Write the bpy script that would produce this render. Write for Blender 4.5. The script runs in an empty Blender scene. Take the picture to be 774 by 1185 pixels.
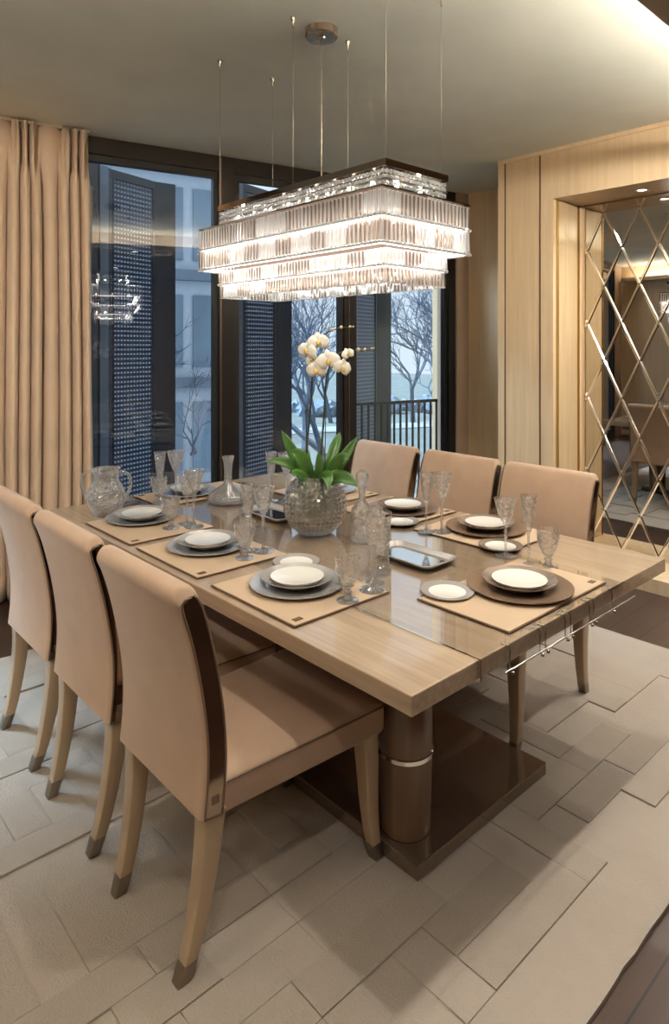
import bpy, bmesh, math, random
from mathutils import Vector, Matrix
random.seed(7)
PI = math.pi
scn = bpy.context.scene
COL = scn.collection

# ------------------------------------------------------------------ camera
CAM = Vector((0, 0, 1.5))
YAW = math.atan2(.675, .738)
cd = bpy.data.cameras.new('camera'); cam = bpy.data.objects.new('camera', cd); COL.objects.link(cam)
cam.location = CAM; cam.rotation_euler = (PI/2, 0, -YAW)
cd.sensor_fit = 'HORIZONTAL'; cd.sensor_width = 36; cd.lens = 36*762/774
cd.shift_y = -(592.5-401)/774; cd.clip_start = .05; cd.clip_end = 300
scn.camera = cam

# ------------------------------------------------------------------ world, exposure
w = bpy.data.worlds.new('world'); scn.world = w; w.use_nodes = True
bgn = w.node_tree.nodes['Background']
bgn.inputs[0].default_value = (.80, .90, 1.0, 1); bgn.inputs[1].default_value = .80
scn.view_settings.view_transform = 'Standard'; scn.view_settings.look = 'None'
scn.view_settings.gamma = 1; scn.view_settings.use_curve_mapping = False
scn.view_settings.exposure = 0.56
cy = scn.cycles
cy.use_denoising = True
try: cy.denoiser = 'OPENIMAGEDENOISE'
except Exception: pass
cy.max_bounces = 14; cy.transparent_max_bounces = 24; cy.transmission_bounces = 12
cy.glossy_bounces = 6; cy.diffuse_bounces = 4; cy.caustics_reflective = False; cy.caustics_refractive = False
cy.sample_clamp_indirect = 6; cy.blur_glossy = .5

# hazy winter sky light from the far left
sl = bpy.data.lights.new('sun', 'SUN'); sl.energy = 12; sl.angle = math.radians(24); sl.color = (.62, .81, 1)
so = bpy.data.objects.new('sun', sl); COL.objects.link(so)
so.rotation_euler = Vector((.30, -.58, -.76)).to_track_quat('-Z', 'Y').to_euler()
# soffit and niche downlights plus added fill lamps; spot fittings are built further down
def area(name, loc, size, power, color, rot=(0, 0, 0), spread=PI, shape='DISK', size_y=None):
    l = bpy.data.lights.new(name, 'AREA'); l.shape = shape; l.size = size
    if size_y: l.size_y = size_y
    l.energy = power; l.color = color; l.spread = spread
    o = bpy.data.objects.new(name, l); COL.objects.link(o); o.location = loc; o.rotation_euler = rot
    return o
WARM = (1, .94, .86)
SOFFIT_SPOTS = [(1.05, .78), (2.10, .80), (2.85, .80), (3.6, .80), (.1, .2)]
FILL_SPOTS = [(-1.2, 2.6), (-1.2, 1.2), (-1.2, -.6), (.4, -.9), (1.9, -.9), (3.3, -.9)]  # fill lamps added in the unseen part of the room
NICHE_SPOTS = [(4.315, 1.79), (4.315, 1.30), (4.315, .60), (4.315, -.1)]
for x, y in SOFFIT_SPOTS: area('downlight_lamp', (x, y, 2.585), .06, 6, WARM, spread=2.4)
for x, y in FILL_SPOTS: area('downlight_lamp', (x, y, 2.585 if y < .9 else 2.835), .12, 3.5, WARM, spread=2.8)
AIMED_FILL = [((3.1, .62, 2.585), (4.13, 2.4, 1.7), 8), ((2.3, .5, 2.585), (4.13, 1.9, 2.2), 4), ((-.9, .6, 2.585), (.9, 4.0, 1.6), 15)]  # added lamps without fittings, to brighten the right wall and curtain
for p, q, e in AIMED_FILL: area('wall_fill_lamp', p, .07, e, WARM, (Vector(q)-Vector(p)).to_track_quat('-Z', 'Y').to_euler(), spread=1.5)
for x, y in NICHE_SPOTS: area('downlight_lamp', (x, y, 2.49), .05, 5, WARM, spread=2.2)

# ------------------------------------------------------------------ materials
def lin(c):
    c = c/255
    return c/12.92 if c <= .04045 else ((c+.055)/1.055)**2.4
def rgb(r, g, b): return (lin(r), lin(g), lin(b), 1)
def newmat(name):
    m = bpy.data.materials.new(name); m.use_nodes = True
    nt = m.node_tree; nt.nodes.clear()
    out = nt.nodes.new('ShaderNodeOutputMaterial')
    return m, nt, out
def bsdf(nt, col, rough=.5, metal=0, **kw):
    b = nt.nodes.new('ShaderNodeBsdfPrincipled')
    b.inputs['Base Color'].default_value = col; b.inputs['Roughness'].default_value = rough
    b.inputs['Metallic'].default_value = metal
    for k, v in kw.items(): b.inputs[k.replace('_', ' ')].default_value = v
    return b
def coords(nt, scale=(1, 1, 1), rot=(0, 0, 0), kind='Object'):
    tc = nt.nodes.new('ShaderNodeTexCoord'); mp = nt.nodes.new('ShaderNodeMapping')
    mp.inputs['Scale'].default_value = scale; mp.inputs['Rotation'].default_value = rot
    nt.links.new(tc.outputs[kind], mp.inputs[0]); return mp.outputs[0]
def noise(nt, vec, scale, detail=4, rough=.5):
    n = nt.nodes.new('ShaderNodeTexNoise'); n.inputs['Scale'].default_value = scale
    n.inputs['Detail'].default_value = detail; n.inputs['Roughness'].default_value = rough
    if vec is not None: nt.links.new(vec, n.inputs['Vector'])
    return n.outputs[0]
def ramp(nt, fac, stops):
    r = nt.nodes.new('ShaderNodeValToRGB'); e = r.color_ramp.elements
    while len(e) < len(stops): e.new(.5)
    for k, (p, c) in enumerate(stops): e[k].position = p; e[k].color = c
    nt.links.new(fac, r.inputs[0]); return r.outputs[0]
def bump(nt, h, strength=.2, dist=.01):
    b = nt.nodes.new('ShaderNodeBump'); b.inputs['Strength'].default_value = strength
    b.inputs['Distance'].default_value = dist; nt.links.new(h, b.inputs['Height']); return b.outputs[0]

def m_plain(name, col, rough=.5, metal=0, var=.06, nscale=6, bmp=0, bscale=200, **kw):
    m, nt, out = newmat(name); b = bsdf(nt, col, rough, metal, **kw)
    v = coords(nt)
    c2 = tuple(x*(1-var) for x in col[:3])+(1,); c1 = tuple(min(1, x*(1+var)) for x in col[:3])+(1,)
    nt.links.new(ramp(nt, noise(nt, v, nscale), [(.3, c2), (.7, c1)]), b.inputs['Base Color'])
    if bmp: nt.links.new(bump(nt, noise(nt, v, bscale, 2), bmp, .002), b.inputs['Normal'])
    nt.links.new(b.outputs[0], out.inputs[0]); return m
def m_wood(name, c1, c2, rough, scale, grain=1.0, coat=0, bmp=.05):
    m, nt, out = newmat(name); b = bsdf(nt, c1, rough, 0)
    b.inputs['Coat Weight'].default_value = coat; b.inputs['Coat Roughness'].default_value = .06
    n1 = noise(nt, coords(nt, scale), 1.0, 6, .65)
    n2 = noise(nt, coords(nt, (1.3, 1.3, 1.3)), 2, 2)
    mx = nt.nodes.new('ShaderNodeMath'); mx.operation = 'MULTIPLY_ADD'
    nt.links.new(n1, mx.inputs[0]); mx.inputs[1].default_value = .75*grain; 
    ad = nt.nodes.new('ShaderNodeMath'); ad.operation = 'MULTIPLY'; nt.links.new(n2, ad.inputs[0]); ad.inputs[1].default_value = .3
    nt.links.new(ad.outputs[0], mx.inputs[2])
    nt.links.new(ramp(nt, mx.outputs[0], [(.34, c2), (.68, c1)]), b.inputs['Base Color'])
    if bmp: nt.links.new(bump(nt, n1, bmp, .002), b.inputs['Normal'])
    nt.links.new(b.outputs[0], out.inputs[0]); return m
def m_metal(name, col, rough): return m_plain(name, col, rough, 1, .02, 3)
def m_emit(name, col, s):
    m, nt, out = newmat(name); e = nt.nodes.new('ShaderNodeEmission')
    e.inputs[0].default_value = col; e.inputs[1].default_value = s
    nt.links.new(e.outputs[0], out.inputs[0]); return m
def mixsh(nt, f, a, b):
    m = nt.nodes.new('ShaderNodeMixShader')
    if isinstance(f, float): m.inputs[0].default_value = f
    else: nt.links.new(f, m.inputs[0])
    nt.links.new(a, m.inputs[1]); nt.links.new(b, m.inputs[2]); return m.outputs[0]
def m_pane(name, tint, ior=1.5, extra=0.0):
    m, nt, out = newmat(name)
    t = nt.nodes.new('ShaderNodeBsdfTransparent'); t.inputs[0].default_value = tint
    g = nt.nodes.new('ShaderNodeBsdfGlossy'); g.inputs['Roughness'].default_value = 0.0
    f = nt.nodes.new('ShaderNodeLayerWeight'); f.inputs[0].default_value = .5
    p = nt.nodes.new('ShaderNodeMath'); p.operation = 'POWER'; p.inputs[1].default_value = 4.5; nt.links.new(f.outputs['Facing'], p.inputs[0])
    a = nt.nodes.new('ShaderNodeMath'); a.operation = 'ADD'; a.use_clamp = True; a.inputs[1].default_value = .04+extra
    nt.links.new(p.outputs[0], a.inputs[0])
    nt.links.new(mixsh(nt, a.outputs[0], t.outputs[0], g.outputs[0]), out.inputs[0]); return m
def m_crystal(name, clear=.45, white=.12, rough=.0, tint=(1, 1, 1, 1), ior=1.5, gloss=0.0, cut=0, cdepth=.5):
    m, nt, out = newmat(name)
    t = nt.nodes.new('ShaderNodeBsdfTransparent'); t.inputs[0].default_value = tint
    g = nt.nodes.new('ShaderNodeBsdfGlass'); g.inputs['Roughness'].default_value = rough; g.inputs['IOR'].default_value = ior
    g.inputs[0].default_value = tint
    s_ = nt.nodes.new('ShaderNodeBsdfGlossy'); s_.inputs['Roughness'].default_value = .03; s_.inputs[0].default_value = (1, 1, 1, 1)
    d = nt.nodes.new('ShaderNodeBsdfTranslucent'); d.inputs[0].default_value = (.98, .97, .95, 1)
    d2 = nt.nodes.new('ShaderNodeBsdfDiffuse'); d2.inputs[0].default_value = (.98, .97, .95, 1)
    if cut:
        v = nt.nodes.new('ShaderNodeTexVoronoi'); v.inputs['Scale'].default_value = cut; nt.links.new(coords(nt), v.inputs['Vector'])
        bp = bump(nt, v.outputs[0], cdepth, .004)
        nt.links.new(bp, g.inputs['Normal']); nt.links.new(bp, s_.inputs['Normal'])
    base = mixsh(nt, clear, g.outputs[0], t.outputs[0])
    if gloss:
        f = nt.nodes.new('ShaderNodeLayerWeight'); f.inputs[0].default_value = .5
        p = nt.nodes.new('ShaderNodeMath'); p.operation = 'POWER'; p.inputs[1].default_value = 3; nt.links.new(f.outputs['Facing'], p.inputs[0])
        a = nt.nodes.new('ShaderNodeMath'); a.operation = 'ADD'; a.use_clamp = True; a.inputs[1].default_value = gloss
        nt.links.new(p.outputs[0], a.inputs[0]); base = mixsh(nt, a.outputs[0], base, s_.outputs[0])
    dd = mixsh(nt, .5, d.outputs[0], d2.outputs[0])
    nt.links.new(mixsh(nt, white, base, dd), out.inputs[0]); return m

M = {}
M['ceiling'] = m_plain('ceiling_plaster', rgb(224, 223, 208), .8, var=.05, nscale=2.5, bmp=.25, bscale=25)
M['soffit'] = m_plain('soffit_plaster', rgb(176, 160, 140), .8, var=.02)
M['floor'] = None
M['wall_wood'] = m_wood('pale_veneer', rgb(222, 196, 160), rgb(204, 176, 138), .32, (28, 28, 1.2), coat=.25)
M['wall_wood_h'] = m_wood('pale_veneer_lintel', rgb(222, 196, 160), rgb(206, 178, 140), .32, (20, 20, 1.0), coat=.25)
M['jamb'] = m_wood('glossy_veneer', rgb(216, 190, 150), rgb(196, 168, 128), .12, (24, 24, 1.0), coat=.6)
M['plain_wall'] = m_plain('brown_wall', rgb(150, 126, 104), .6, var=.05)
M['beige_pillar'] = m_plain('taupe_panel', rgb(178, 152, 130), .55, var=.06, nscale=3)
M['frame'] = m_plain('dark_bronze_frame', rgb(38, 33, 31), .35, .3, var=.08)
M['darkpanel'] = m_wood('dark_door_wood', rgb(52, 38, 30), rgb(36, 26, 21), .4, (20, 20, 1))
M['steel'] = m_metal('brushed_steel', rgb(190, 186, 178), .25)
M['chrome'] = m_metal('chrome', rgb(222, 218, 212), .06)
M['bronze_mirror'] = m_metal('bronze_mirror', rgb(150, 132, 116), .07)
M['smoke_steel'] = m_plain('smoked_polished_steel', rgb(150, 130, 112), .05, .72, var=.02)
M['mirror'] = m_metal('mirror', rgb(205, 200, 192), .0)
M['mirror_strip'] = m_metal('bevelled_mirror', rgb(240, 234, 222), .12)
M['groove'] = m_plain('dark_groove', rgb(86, 62, 46), .6)
M['glass'] = m_pane('window_glass', (.93, .97, 1, 1), 1.5, .05)
M['acrylic'] = m_pane('clear_sheet', (1, 1, 1, 1), 1.5, .0)
M['crystal'] = m_crystal('cut_crystal', .60, .09, gloss=.12)
M['crystal_cut'] = m_crystal('cut_crystal_bowl', .72, .035, .0, gloss=.13, cut=70, cdepth=1.0)
M['vasecrystal'] = m_crystal('faceted_crystal', .42, .07, .0, gloss=.16)
M['prism'] = m_crystal('chandelier_crystal', .62, .05, .0, gloss=.08)
M['fabric'] = m_plain('pale_suede', rgb(186, 156, 130), .85, var=.06, nscale=9, bmp=.15, bscale=700, Sheen_Weight=.25)
M['piping'] = m_plain('bronze_piping', rgb(122, 100, 80), .45, .3, var=.05)
M['leg'] = m_plain('champagne_lacquer', rgb(176, 152, 122), .32, .15, var=.04, Coat_Weight=.3)
M['ferrule'] = m_metal('pewter_ferrule', rgb(150, 138, 124), .3)
M['tabletop'] = m_wood('bleached_oak', rgb(190, 167, 140), rgb(160, 136, 110), .2, (2.4, 55, 55), coat=.6, bmp=.08)
M['tabletop_y'] = m_wood('bleached_oak_long', rgb(190, 167, 140), rgb(160, 136, 110), .2, (55, 2.4, 55), coat=.6, bmp=.08)
M['edge'] = m_wood('oak_edge', rgb(188, 158, 122), rgb(160, 130, 98), .3, (3, 3, 60))
M['post'] = m_wood('brown_lacquer', rgb(122, 94, 70), rgb(98, 74, 54), .3, (30, 30, 1.5), coat=.3)
M['leather'] = m_plain('mat_leather', rgb(196, 170, 140), .5, var=.03, bmp=.12, bscale=400)
M['dark_edge'] = m_plain('mat_edge', rgb(98, 72, 52), .5)
M['porcelain'] = m_plain('white_porcelain', rgb(238, 234, 224), .12, var=.01, Coat_Weight=.5)
M['silver'] = m_plain('pewter_glaze', rgb(186, 184, 182), .2, .35, var=.04)
M['silver2'] = m_plain('grey_lustre', rgb(180, 174, 168), .22, .3, var=.05)
M['taupe'] = m_plain('taupe_lustre', rgb(146, 122, 102), .28, .45, var=.08, nscale=40)
M['taupe2'] = m_plain('taupe_lustre_rim', rgb(160, 142, 126), .25, .5, var=.08, nscale=40)
M['leaf'] = m_plain('orchid_leaf', rgb(66, 102, 42), .28, var=.35, nscale=8)
M['stem'] = m_plain('orchid_stem', rgb(52, 58, 40), .5, var=.1)
M['bud'] = m_plain('orchid_bud', rgb(206, 184, 140), .5, var=.1)
M['petal'] = m_plain('orchid_petal', rgb(246, 238, 220), .5, var=.03, Subsurface_Weight=.1)
M['lip'] = m_plain('orchid_lip', rgb(226, 190, 110), .5, var=.15)
M['bulb'] = m_emit('bulb_glow', (1, .94, .86, 1), 40)
M['lamp_glow'] = m_emit('lamp_glow', (1, .86, .68, 1), 9)
M['cove_strong'] = m_emit('cove_glow_strong', (1, .96, .88, 1), 95)
M['cove'] = m_emit('cove_glow', (1, .96, .88, 1), 55)
M['strip'] = m_emit('led_strip', (1, .95, .88, 1), 11)
M['lining'] = m_plain('curtain_lining', rgb(206, 200, 190), .9)
M['curtain'] = m_plain('curtain_silk', rgb(214, 188, 160), .55, var=.06, nscale=4, Sheen_Weight=.3)
M['black'] = m_plain('black_metal', rgb(32, 32, 34), .45, .2)
M['shutter_dark'] = m_plain('shutter_steel', rgb(60, 66, 76), .5, .3, var=.08)
M['shutter_light'] = m_plain('shutter_post', rgb(112, 128, 146), .5, .2)
M['bark'] = m_plain('hazed_bark', rgb(92, 104, 120), .9, var=.15)  # bluish distance haze put into the bark colour
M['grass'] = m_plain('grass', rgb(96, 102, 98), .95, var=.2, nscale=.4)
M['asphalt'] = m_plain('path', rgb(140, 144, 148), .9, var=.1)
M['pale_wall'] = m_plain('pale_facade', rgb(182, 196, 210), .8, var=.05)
M['blue_glass'] = m_plain('blue_window', rgb(112, 136, 156), .15, var=.2, nscale=.6)
M['terrace'] = m_plain('terrace_stone', rgb(120, 126, 130), .8)
M['coreplate'] = m_plain('bronze_core', rgb(104, 82, 68), .4, .3)
M['hedge'] = m_plain('hazed_bushes', rgb(128, 142, 156), .95, var=.3, nscale=2)  # blue-grey of the haze mixed into the shrub colour

def m_floor():
    m, nt, out = newmat('dark_oak_planks'); b = bsdf(nt, rgb(60, 44, 34), .35)
    br = nt.nodes.new('ShaderNodeTexBrick'); br.inputs['Scale'].default_value = 1
    br.inputs['Brick Width'].default_value = 1.8; br.inputs['Row Height'].default_value = .16
    br.inputs['Mortar Size'].default_value = .003
    br.inputs['Color1'].default_value = rgb(72, 52, 42); br.inputs['Color2'].default_value = rgb(52, 38, 31)
    br.inputs['Mortar'].default_value = rgb(20, 14, 11)
    nt.links.new(coords(nt, (1, 1, 1)), br.inputs['Vector'])
    n = noise(nt, coords(nt, (3, 40, 1)), 1, 6)
    mx = nt.nodes.new('ShaderNodeMixRGB'); mx.blend_type = 'MULTIPLY'; mx.inputs[0].default_value = .6
    nt.links.new(br.outputs[0], mx.inputs[1])
    nt.links.new(ramp(nt, n, [(.3, (.55, .5, .48, 1)), (.7, (1.2, 1.15, 1.1, 1))]), mx.inputs[2])
    nt.links.new(mx.outputs[0], b.inputs['Base Color']); nt.links.new(b.outputs[0], out.inputs[0]); return m
M['floor'] = m_floor()
def m_rug():
    m, nt, out = newmat('carved_rug'); b = bsdf(nt, rgb(190, 172, 150), .95, 0)
    at = nt.nodes.new('ShaderNodeAttribute'); at.attribute_name = 'pile'
    n = noise(nt, coords(nt), 5, 5, .6)
    mx = nt.nodes.new('ShaderNodeMath'); mx.operation = 'MULTIPLY_ADD'; mx.inputs[1].default_value = .45
    nt.links.new(n, mx.inputs[0]); nt.links.new(at.outputs['Fac'], mx.inputs[2])
    nt.links.new(ramp(nt, mx.outputs[0], [(.1, rgb(176, 164, 150)), (1.1, rgb(138, 124, 108))]), b.inputs['Base Color'])
    nt.links.new(bump(nt, noise(nt, coords(nt), 180, 3), .7, .006), b.inputs['Normal'])
    nt.links.new(b.outputs[0], out.inputs[0]); return m
M['rug'] = m_rug()
def m_perf():
    m, nt, out = newmat('perforated_steel'); b = bsdf(nt, rgb(72, 78, 90), .5, .3)
    t = nt.nodes.new('ShaderNodeBsdfTransparent')
    sp = nt.nodes.new('ShaderNodeSeparateXYZ'); nt.links.new(coords(nt, (1, 1, 1)), sp.inputs[0])
    def wave(o, freq, thr):
        a = nt.nodes.new('ShaderNodeMath'); a.operation = 'MULTIPLY'; a.inputs[1].default_value = freq*2*PI
        nt.links.new(o, a.inputs[0]); s = nt.nodes.new('ShaderNodeMath'); s.operation = 'SINE'; nt.links.new(a.outputs[0], s.inputs[0])
        g = nt.nodes.new('ShaderNodeMath'); g.operation = 'GREATER_THAN'; g.inputs[1].default_value = thr
        nt.links.new(s.outputs[0], g.inputs[0]); return g.outputs[0]
    k = nt.nodes.new('ShaderNodeMath'); k.operation = 'MULTIPLY'
    nt.links.new(wave(sp.outputs[0], 34, -.2), k.inputs[0]); nt.links.new(wave(sp.outputs[2], 30, .35), k.inputs[1])
    tl = nt.nodes.new('ShaderNodeBsdfTranslucent'); tl.inputs[0].default_value = rgb(170, 182, 196)
    df = nt.nodes.new('ShaderNodeBsdfDiffuse'); df.inputs[0].default_value = rgb(170, 182, 196)
    lit_hole = mixsh(nt, .35, mixsh(nt, .4, tl.outputs[0], df.outputs[0]), t.outputs[0])  # pale fill stands in for daylight seen through the perforation
    nt.links.new(mixsh(nt, k.outputs[0], b.outputs[0], lit_hole), out.inputs[0]); return m
M['perf'] = m_perf()

# ------------------------------------------------------------------ mesh helpers
def obj(name, bm, mat, parent=None, smooth=False, loc=None, bevel=0, angle=None):
    me = bpy.data.meshes.new(name)
    bmesh.ops.recalc_face_normals(bm, faces=bm.faces)
    bm.to_mesh(me); bm.free()
    mats = mat if isinstance(mat, (list, tuple)) else [mat]
    for m in mats: me.materials.append(m)
    if smooth:
        for p in me.polygons: p.use_smooth = True
        if angle:
            try: me.set_sharp_from_angle(angle=angle)
            except Exception: pass
    o = bpy.data.objects.new(name, me); COL.objects.link(o)
    if parent: o.parent = parent
    if loc: o.location = loc
    if bevel:
        b = o.modifiers.new('bevel', 'BEVEL'); b.width = bevel; b.segments = 2; b.limit_method = 'ANGLE'; b.angle_limit = .6
    return o
def tag(o, label, cat, group=None, kind=None):
    o['label'] = label; o['category'] = cat
    if group: o['group'] = group
    if kind: o['kind'] = kind
    return o
def thing(name, label, cat, loc=(0, 0, 0), rz=0, group=None):
    o = bpy.data.objects.new(name, None); COL.objects.link(o); o.empty_display_size = .1
    o.location = loc; o.rotation_euler = (0, 0, rz); return tag(o, label, cat, group)
def struct(name, bm, mat, parent=None, **kw):
    o = obj(name, bm, mat, parent, **kw)
    if not parent: o['kind'] = 'structure'
    return o
def dup(root, loc=None, rz=None, label=None, group=None):
    r = root.copy(); COL.objects.link(r)
    if loc is not None: r.location = loc
    if rz is not None: r.rotation_euler = (0, 0, rz)
    if label: r['label'] = label
    if group: r['group'] = group
    for ch in list(root.children):
        c = ch.copy(); COL.objects.link(c); c.parent = r
        for g in list(ch.children):
            d = g.copy(); COL.objects.link(d); d.parent = c
    return r
def box(bm, x0, x1, y0, y1, z0, z1, mi=0):
    v = [bm.verts.new(p) for p in [(x0, y0, z0), (x1, y0, z0), (x1, y1, z0), (x0, y1, z0), (x0, y0, z1), (x1, y0, z1), (x1, y1, z1), (x0, y1, z1)]]
    for f in [(0, 3, 2, 1), (4, 5, 6, 7), (0, 1, 5, 4), (1, 2, 6, 5), (2, 3, 7, 6), (3, 0, 4, 7)]:
        bm.faces.new([v[i] for i in f]).material_index = mi
    return v
def obox(bm, a, b, th, z0, z1, mi=0, off=0):
    """box standing on the plan segment a-b, thickness th centred on off to its left"""
    a = Vector(a); b = Vector(b); d = (b-a).normalized(); n = Vector((-d.y, d.x))
    ps = [a+n*(off-th/2), b+n*(off-th/2), b+n*(off+th/2), a+n*(off+th/2)]
    v = [bm.verts.new((p.x, p.y, z)) for z in (z0, z1) for p in ps]
    for f in [(0, 3, 2, 1), (4, 5, 6, 7), (0, 1, 5, 4), (1, 2, 6, 5), (2, 3, 7, 6), (3, 0, 4, 7)]:
        bm.faces.new([v[i] for i in f]).material_index = mi
def B(*a, **k):
    bm = bmesh.new(); box(bm, *a, **k); return bm
def lathe(bm, prof, seg=32, cx=0, cy=0, cz=0, mod=None, mi=0):
    rings = []
    for (r, z) in prof:
        if r < 1e-5: rings.append([bm.verts.new((cx, cy, cz+z))]); continue
        ring = []
        for k in range(seg):
            a = 2*PI*k/seg; rr = r*(mod(a, z) if mod else 1)
            ring.append(bm.verts.new((cx+rr*math.cos(a), cy+rr*math.sin(a), cz+z)))
        rings.append(ring)
    for i in range(len(rings)-1):
        A, C = rings[i], rings[i+1]
        for k in range(seg):
            k2 = (k+1) % seg
            if len(A) == 1 and len(C) == 1: break
            if len(A) == 1: f = bm.faces.new([A[0], C[k], C[k2]])
            elif len(C) == 1: f = bm.faces.new([A[k], A[k2], C[0]])
            else: f = bm.faces.new([A[k], A[k2], C[k2], C[k]])
            f.material_index = mi
def tube(bm, pts, r, seg=8, cap=True, mi=0):
    pts = [Vector(p) for p in pts]; n = len(pts)
    rs = r if isinstance(r, (list, tuple)) else [r]*n
    rings = []; ref = None
    for i, p in enumerate(pts):
        t = (pts[min(i+1, n-1)]-pts[max(i-1, 0)]).normalized()
        if ref is None: ref = Vector((0, 0, 1)) if abs(t.z) < .9 else Vector((1, 0, 0))
        u = t.cross(ref).normalized(); v = t.cross(u).normalized(); ref = -v if False else ref
        if abs(t.dot(ref)) > .98: ref = u
        rings.append([bm.verts.new(p+(u*math.cos(2*PI*k/seg)+v*math.sin(2*PI*k/seg))*rs[i]) for k in range(seg)])
    for i in range(n-1):
        for k in range(seg):
            bm.faces.new([rings[i][k], rings[i][(k+1) % seg], rings[i+1][(k+1) % seg], rings[i+1][k]]).material_index = mi
    if cap:
        bm.faces.new(rings[0][::-1]).material_index = mi; bm.faces.new(rings[-1]).material_index = mi
def loft(bm, secs, cap=True, closed=True, mi=0):
    rings = [[bm.verts.new(p) for p in s] for s in secs]
    n = len(rings[0])
    for i in range(len(rings)-1):
        for k in range(n if closed else n-1):
            bm.faces.new([rings[i][k], rings[i][(k+1) % n], rings[i+1][(k+1) % n], rings[i+1][k]]).material_index = mi
    if cap: bm.faces.new(rings[0][::-1]).material_index = mi; bm.faces.new(rings[-1]).material_index = mi
def rrect(w, d, r, seg=4):
    pts = []
    for cx, cy_, a0 in ((w/2-r, d/2-r, 0), (-w/2+r, d/2-r, PI/2), (-w/2+r, -d/2+r, PI), (w/2-r, -d/2+r, 1.5*PI)):
        for k in range(seg+1):
            a = a0+PI/2*k/seg; pts.append((cx+r*math.cos(a), cy_+r*math.sin(a)))
    return pts
def crv(p, t):
    """piecewise-linear/catmull sample through points"""
    n = len(p)-1; s = min(max(t, 0), .99999)*n; i = int(s); f = s-i
    g = lambda k: Vector(p[min(max(k, 0), n)])
    a, b, c, d = g(i-1), g(i), g(i+1), g(i+2)
    return .5*((2*b)+(c-a)*f+(2*a-5*b+4*c-d)*f*f+(3*b-a-3*c+d)*f**3)

# ------------------------------------------------------------------ room shell
CEIL = 2.85
W0 = Vector((1.593, 4.188)); W1 = Vector((5.015, 3.471)); U = (W1-W0).normalized(); N = Vector((-U.y, U.x))  # N points outside
def W(t, off=0): return W0+U*t+N*off
def prism_plan(bm, z0, z1, y0):
    yl = W0.y+(-2.3-W0.x)*U.y/U.x+.12; yr = W0.y+(5.6-W0.x)*U.y/U.x+.12
    loft(bm, [[(-2.3, y0, z), (5.6, y0, z), (5.6, yr, z), (-2.3, yl, z)] for z in (z0, z1)])
bm = bmesh.new(); prism_plan(bm, -.12, 0, -2.4); struct('floor', bm, M['floor'])
bm = bmesh.new()
prism_plan(bm, CEIL, CEIL+.12, .45); struct('ceiling', bm, M['ceiling'])
bm = bmesh.new()
box(bm, -2.2, 4.13, -2.3, .895, 2.60, 2.63); box(bm, -2.2, 4.13, .875, .895, 2.63, 2.665); box(bm, -2.2, 4.6, -2.3, .50, 2.63, CEIL+.1)
struct('trim_soffit', bm, M['soffit'])
cove = obj('cove_light_strip', B(-2.15, 4.1, .60, .66, 2.635, 2.65), M['cove_strong'])
tag(cove, 'warm white light strip laid in the ceiling cove behind the soffit lip', 'light strip')
tag(obj('cove_light_strip', B(-2.14, -2.08, 1.0, 4.7, 2.615, 2.63), M['cove']), 'warm white light strip on the cove ledge along the left wall', 'light strip')
bm = bmesh.new(); box(bm, -2.2, -1.98, .9, 4.9, 2.58, 2.61); box(bm, -2.0, -1.98, .9, 4.9, 2.61, 2.645); struct('trim_cove', bm, M['soffit'])
bm = bmesh.new(); box(bm, -2.32, -2.2, -2.4, 5.1, -.1, CEIL+.1); struct('wall_left', bm, M['wall_wood'])
struct('wall_back', B(-2.3, 5.6, -2.42, -2.3, 0, CEIL+.1), M['plain_wall'])

# right wall: pilaster, lintel, jamb, back of the niche, plinth
YE = 2.739; YN = 2.307; XW = 4.13; XM = 4.5; ZN = 2.508
bm = bmesh.new()
box(bm, XW, XM+.3, YN, YE, 0, CEIL)                      # pilaster block
box(bm, XW, XM+.3, -2.3, YN, ZN, CEIL)                   # lintel
box(bm, XM+.012, XM+.3, -2.3, YN, 0, ZN)                 # back of niche
box(bm, XW, XM+.02, -2.3, YN, 0, .085)                   # plinth
box(bm, XM+.3, XM+.42, -2.3, 3.9, 0, CEIL)
struct('wall_right', bm, M['wall_wood'])
bm = bmesh.new()
box(bm, XW-.004, XW+.01, 2.400, 2.410, 0, CEIL)
box(bm, XW-.003, XW+.01, 2.680, 2.690, 0, CEIL-.01)
struct('trim_groove', bm, M['groove'])
bm = bmesh.new()
box(bm, XW-.012, XW, -2.3, YE, CEIL-.028, CEIL); box(bm, XW-.008, XW, YE-.05, YE, 0, CEIL-.028)
struct('trim_cornice', bm, M['wall_wood_h'])
jp = obj('jamb_panel', B(4.185, 4.43, YN-.012, YN, .09, ZN-.01), M['jamb'])
jp['kind'] = 'structure'; jp.name = 'trim_jamb'
bm = bmesh.new(); box(bm, 4.165, 4.173, YN-.016, YN, .085, ZN); box(bm, 4.462, 4.47, YN-.016, YN, .085, ZN)
struct('trim_brass', bm, m_metal('brass_line', rgb(196, 168, 110), .25))

# window wall -------------------------------------------------------------
def wbox(bm, t0, t1, o0, o1, z0, z1, mi=0):
    ps = [W(t0, o0), W(t1, o0), W(t1, o1), W(t0, o1)]
    v = [bm.verts.new((p.x, p.y, z)) for z in (z0, z1) for p in ps]
    for f in [(0, 3, 2, 1), (4, 5, 6, 7), (0, 1, 5, 4), (1, 2, 6, 5), (2, 3, 7, 6), (3, 0, 4, 7)]:
        bm.faces.new([v[i] for i in f]).material_index = mi
bm = bmesh.new(); wbox(bm, -3.85, -3.4, 0, .2, 0, CEIL+.05); wbox(bm, -1.3, -.02, 0, .2, 0, CEIL+.05); wbox(bm, -3.4, -1.3, 0, .2, 2.74, CEIL+.05)
struct('wall_far', bm, M['plain_wall'])
bm = bmesh.new(); wbox(bm, 3.15, 3.5, -.02, .25, 0, CEIL)
struct('trim_pillar', bm, M['beige_pillar'])
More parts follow.
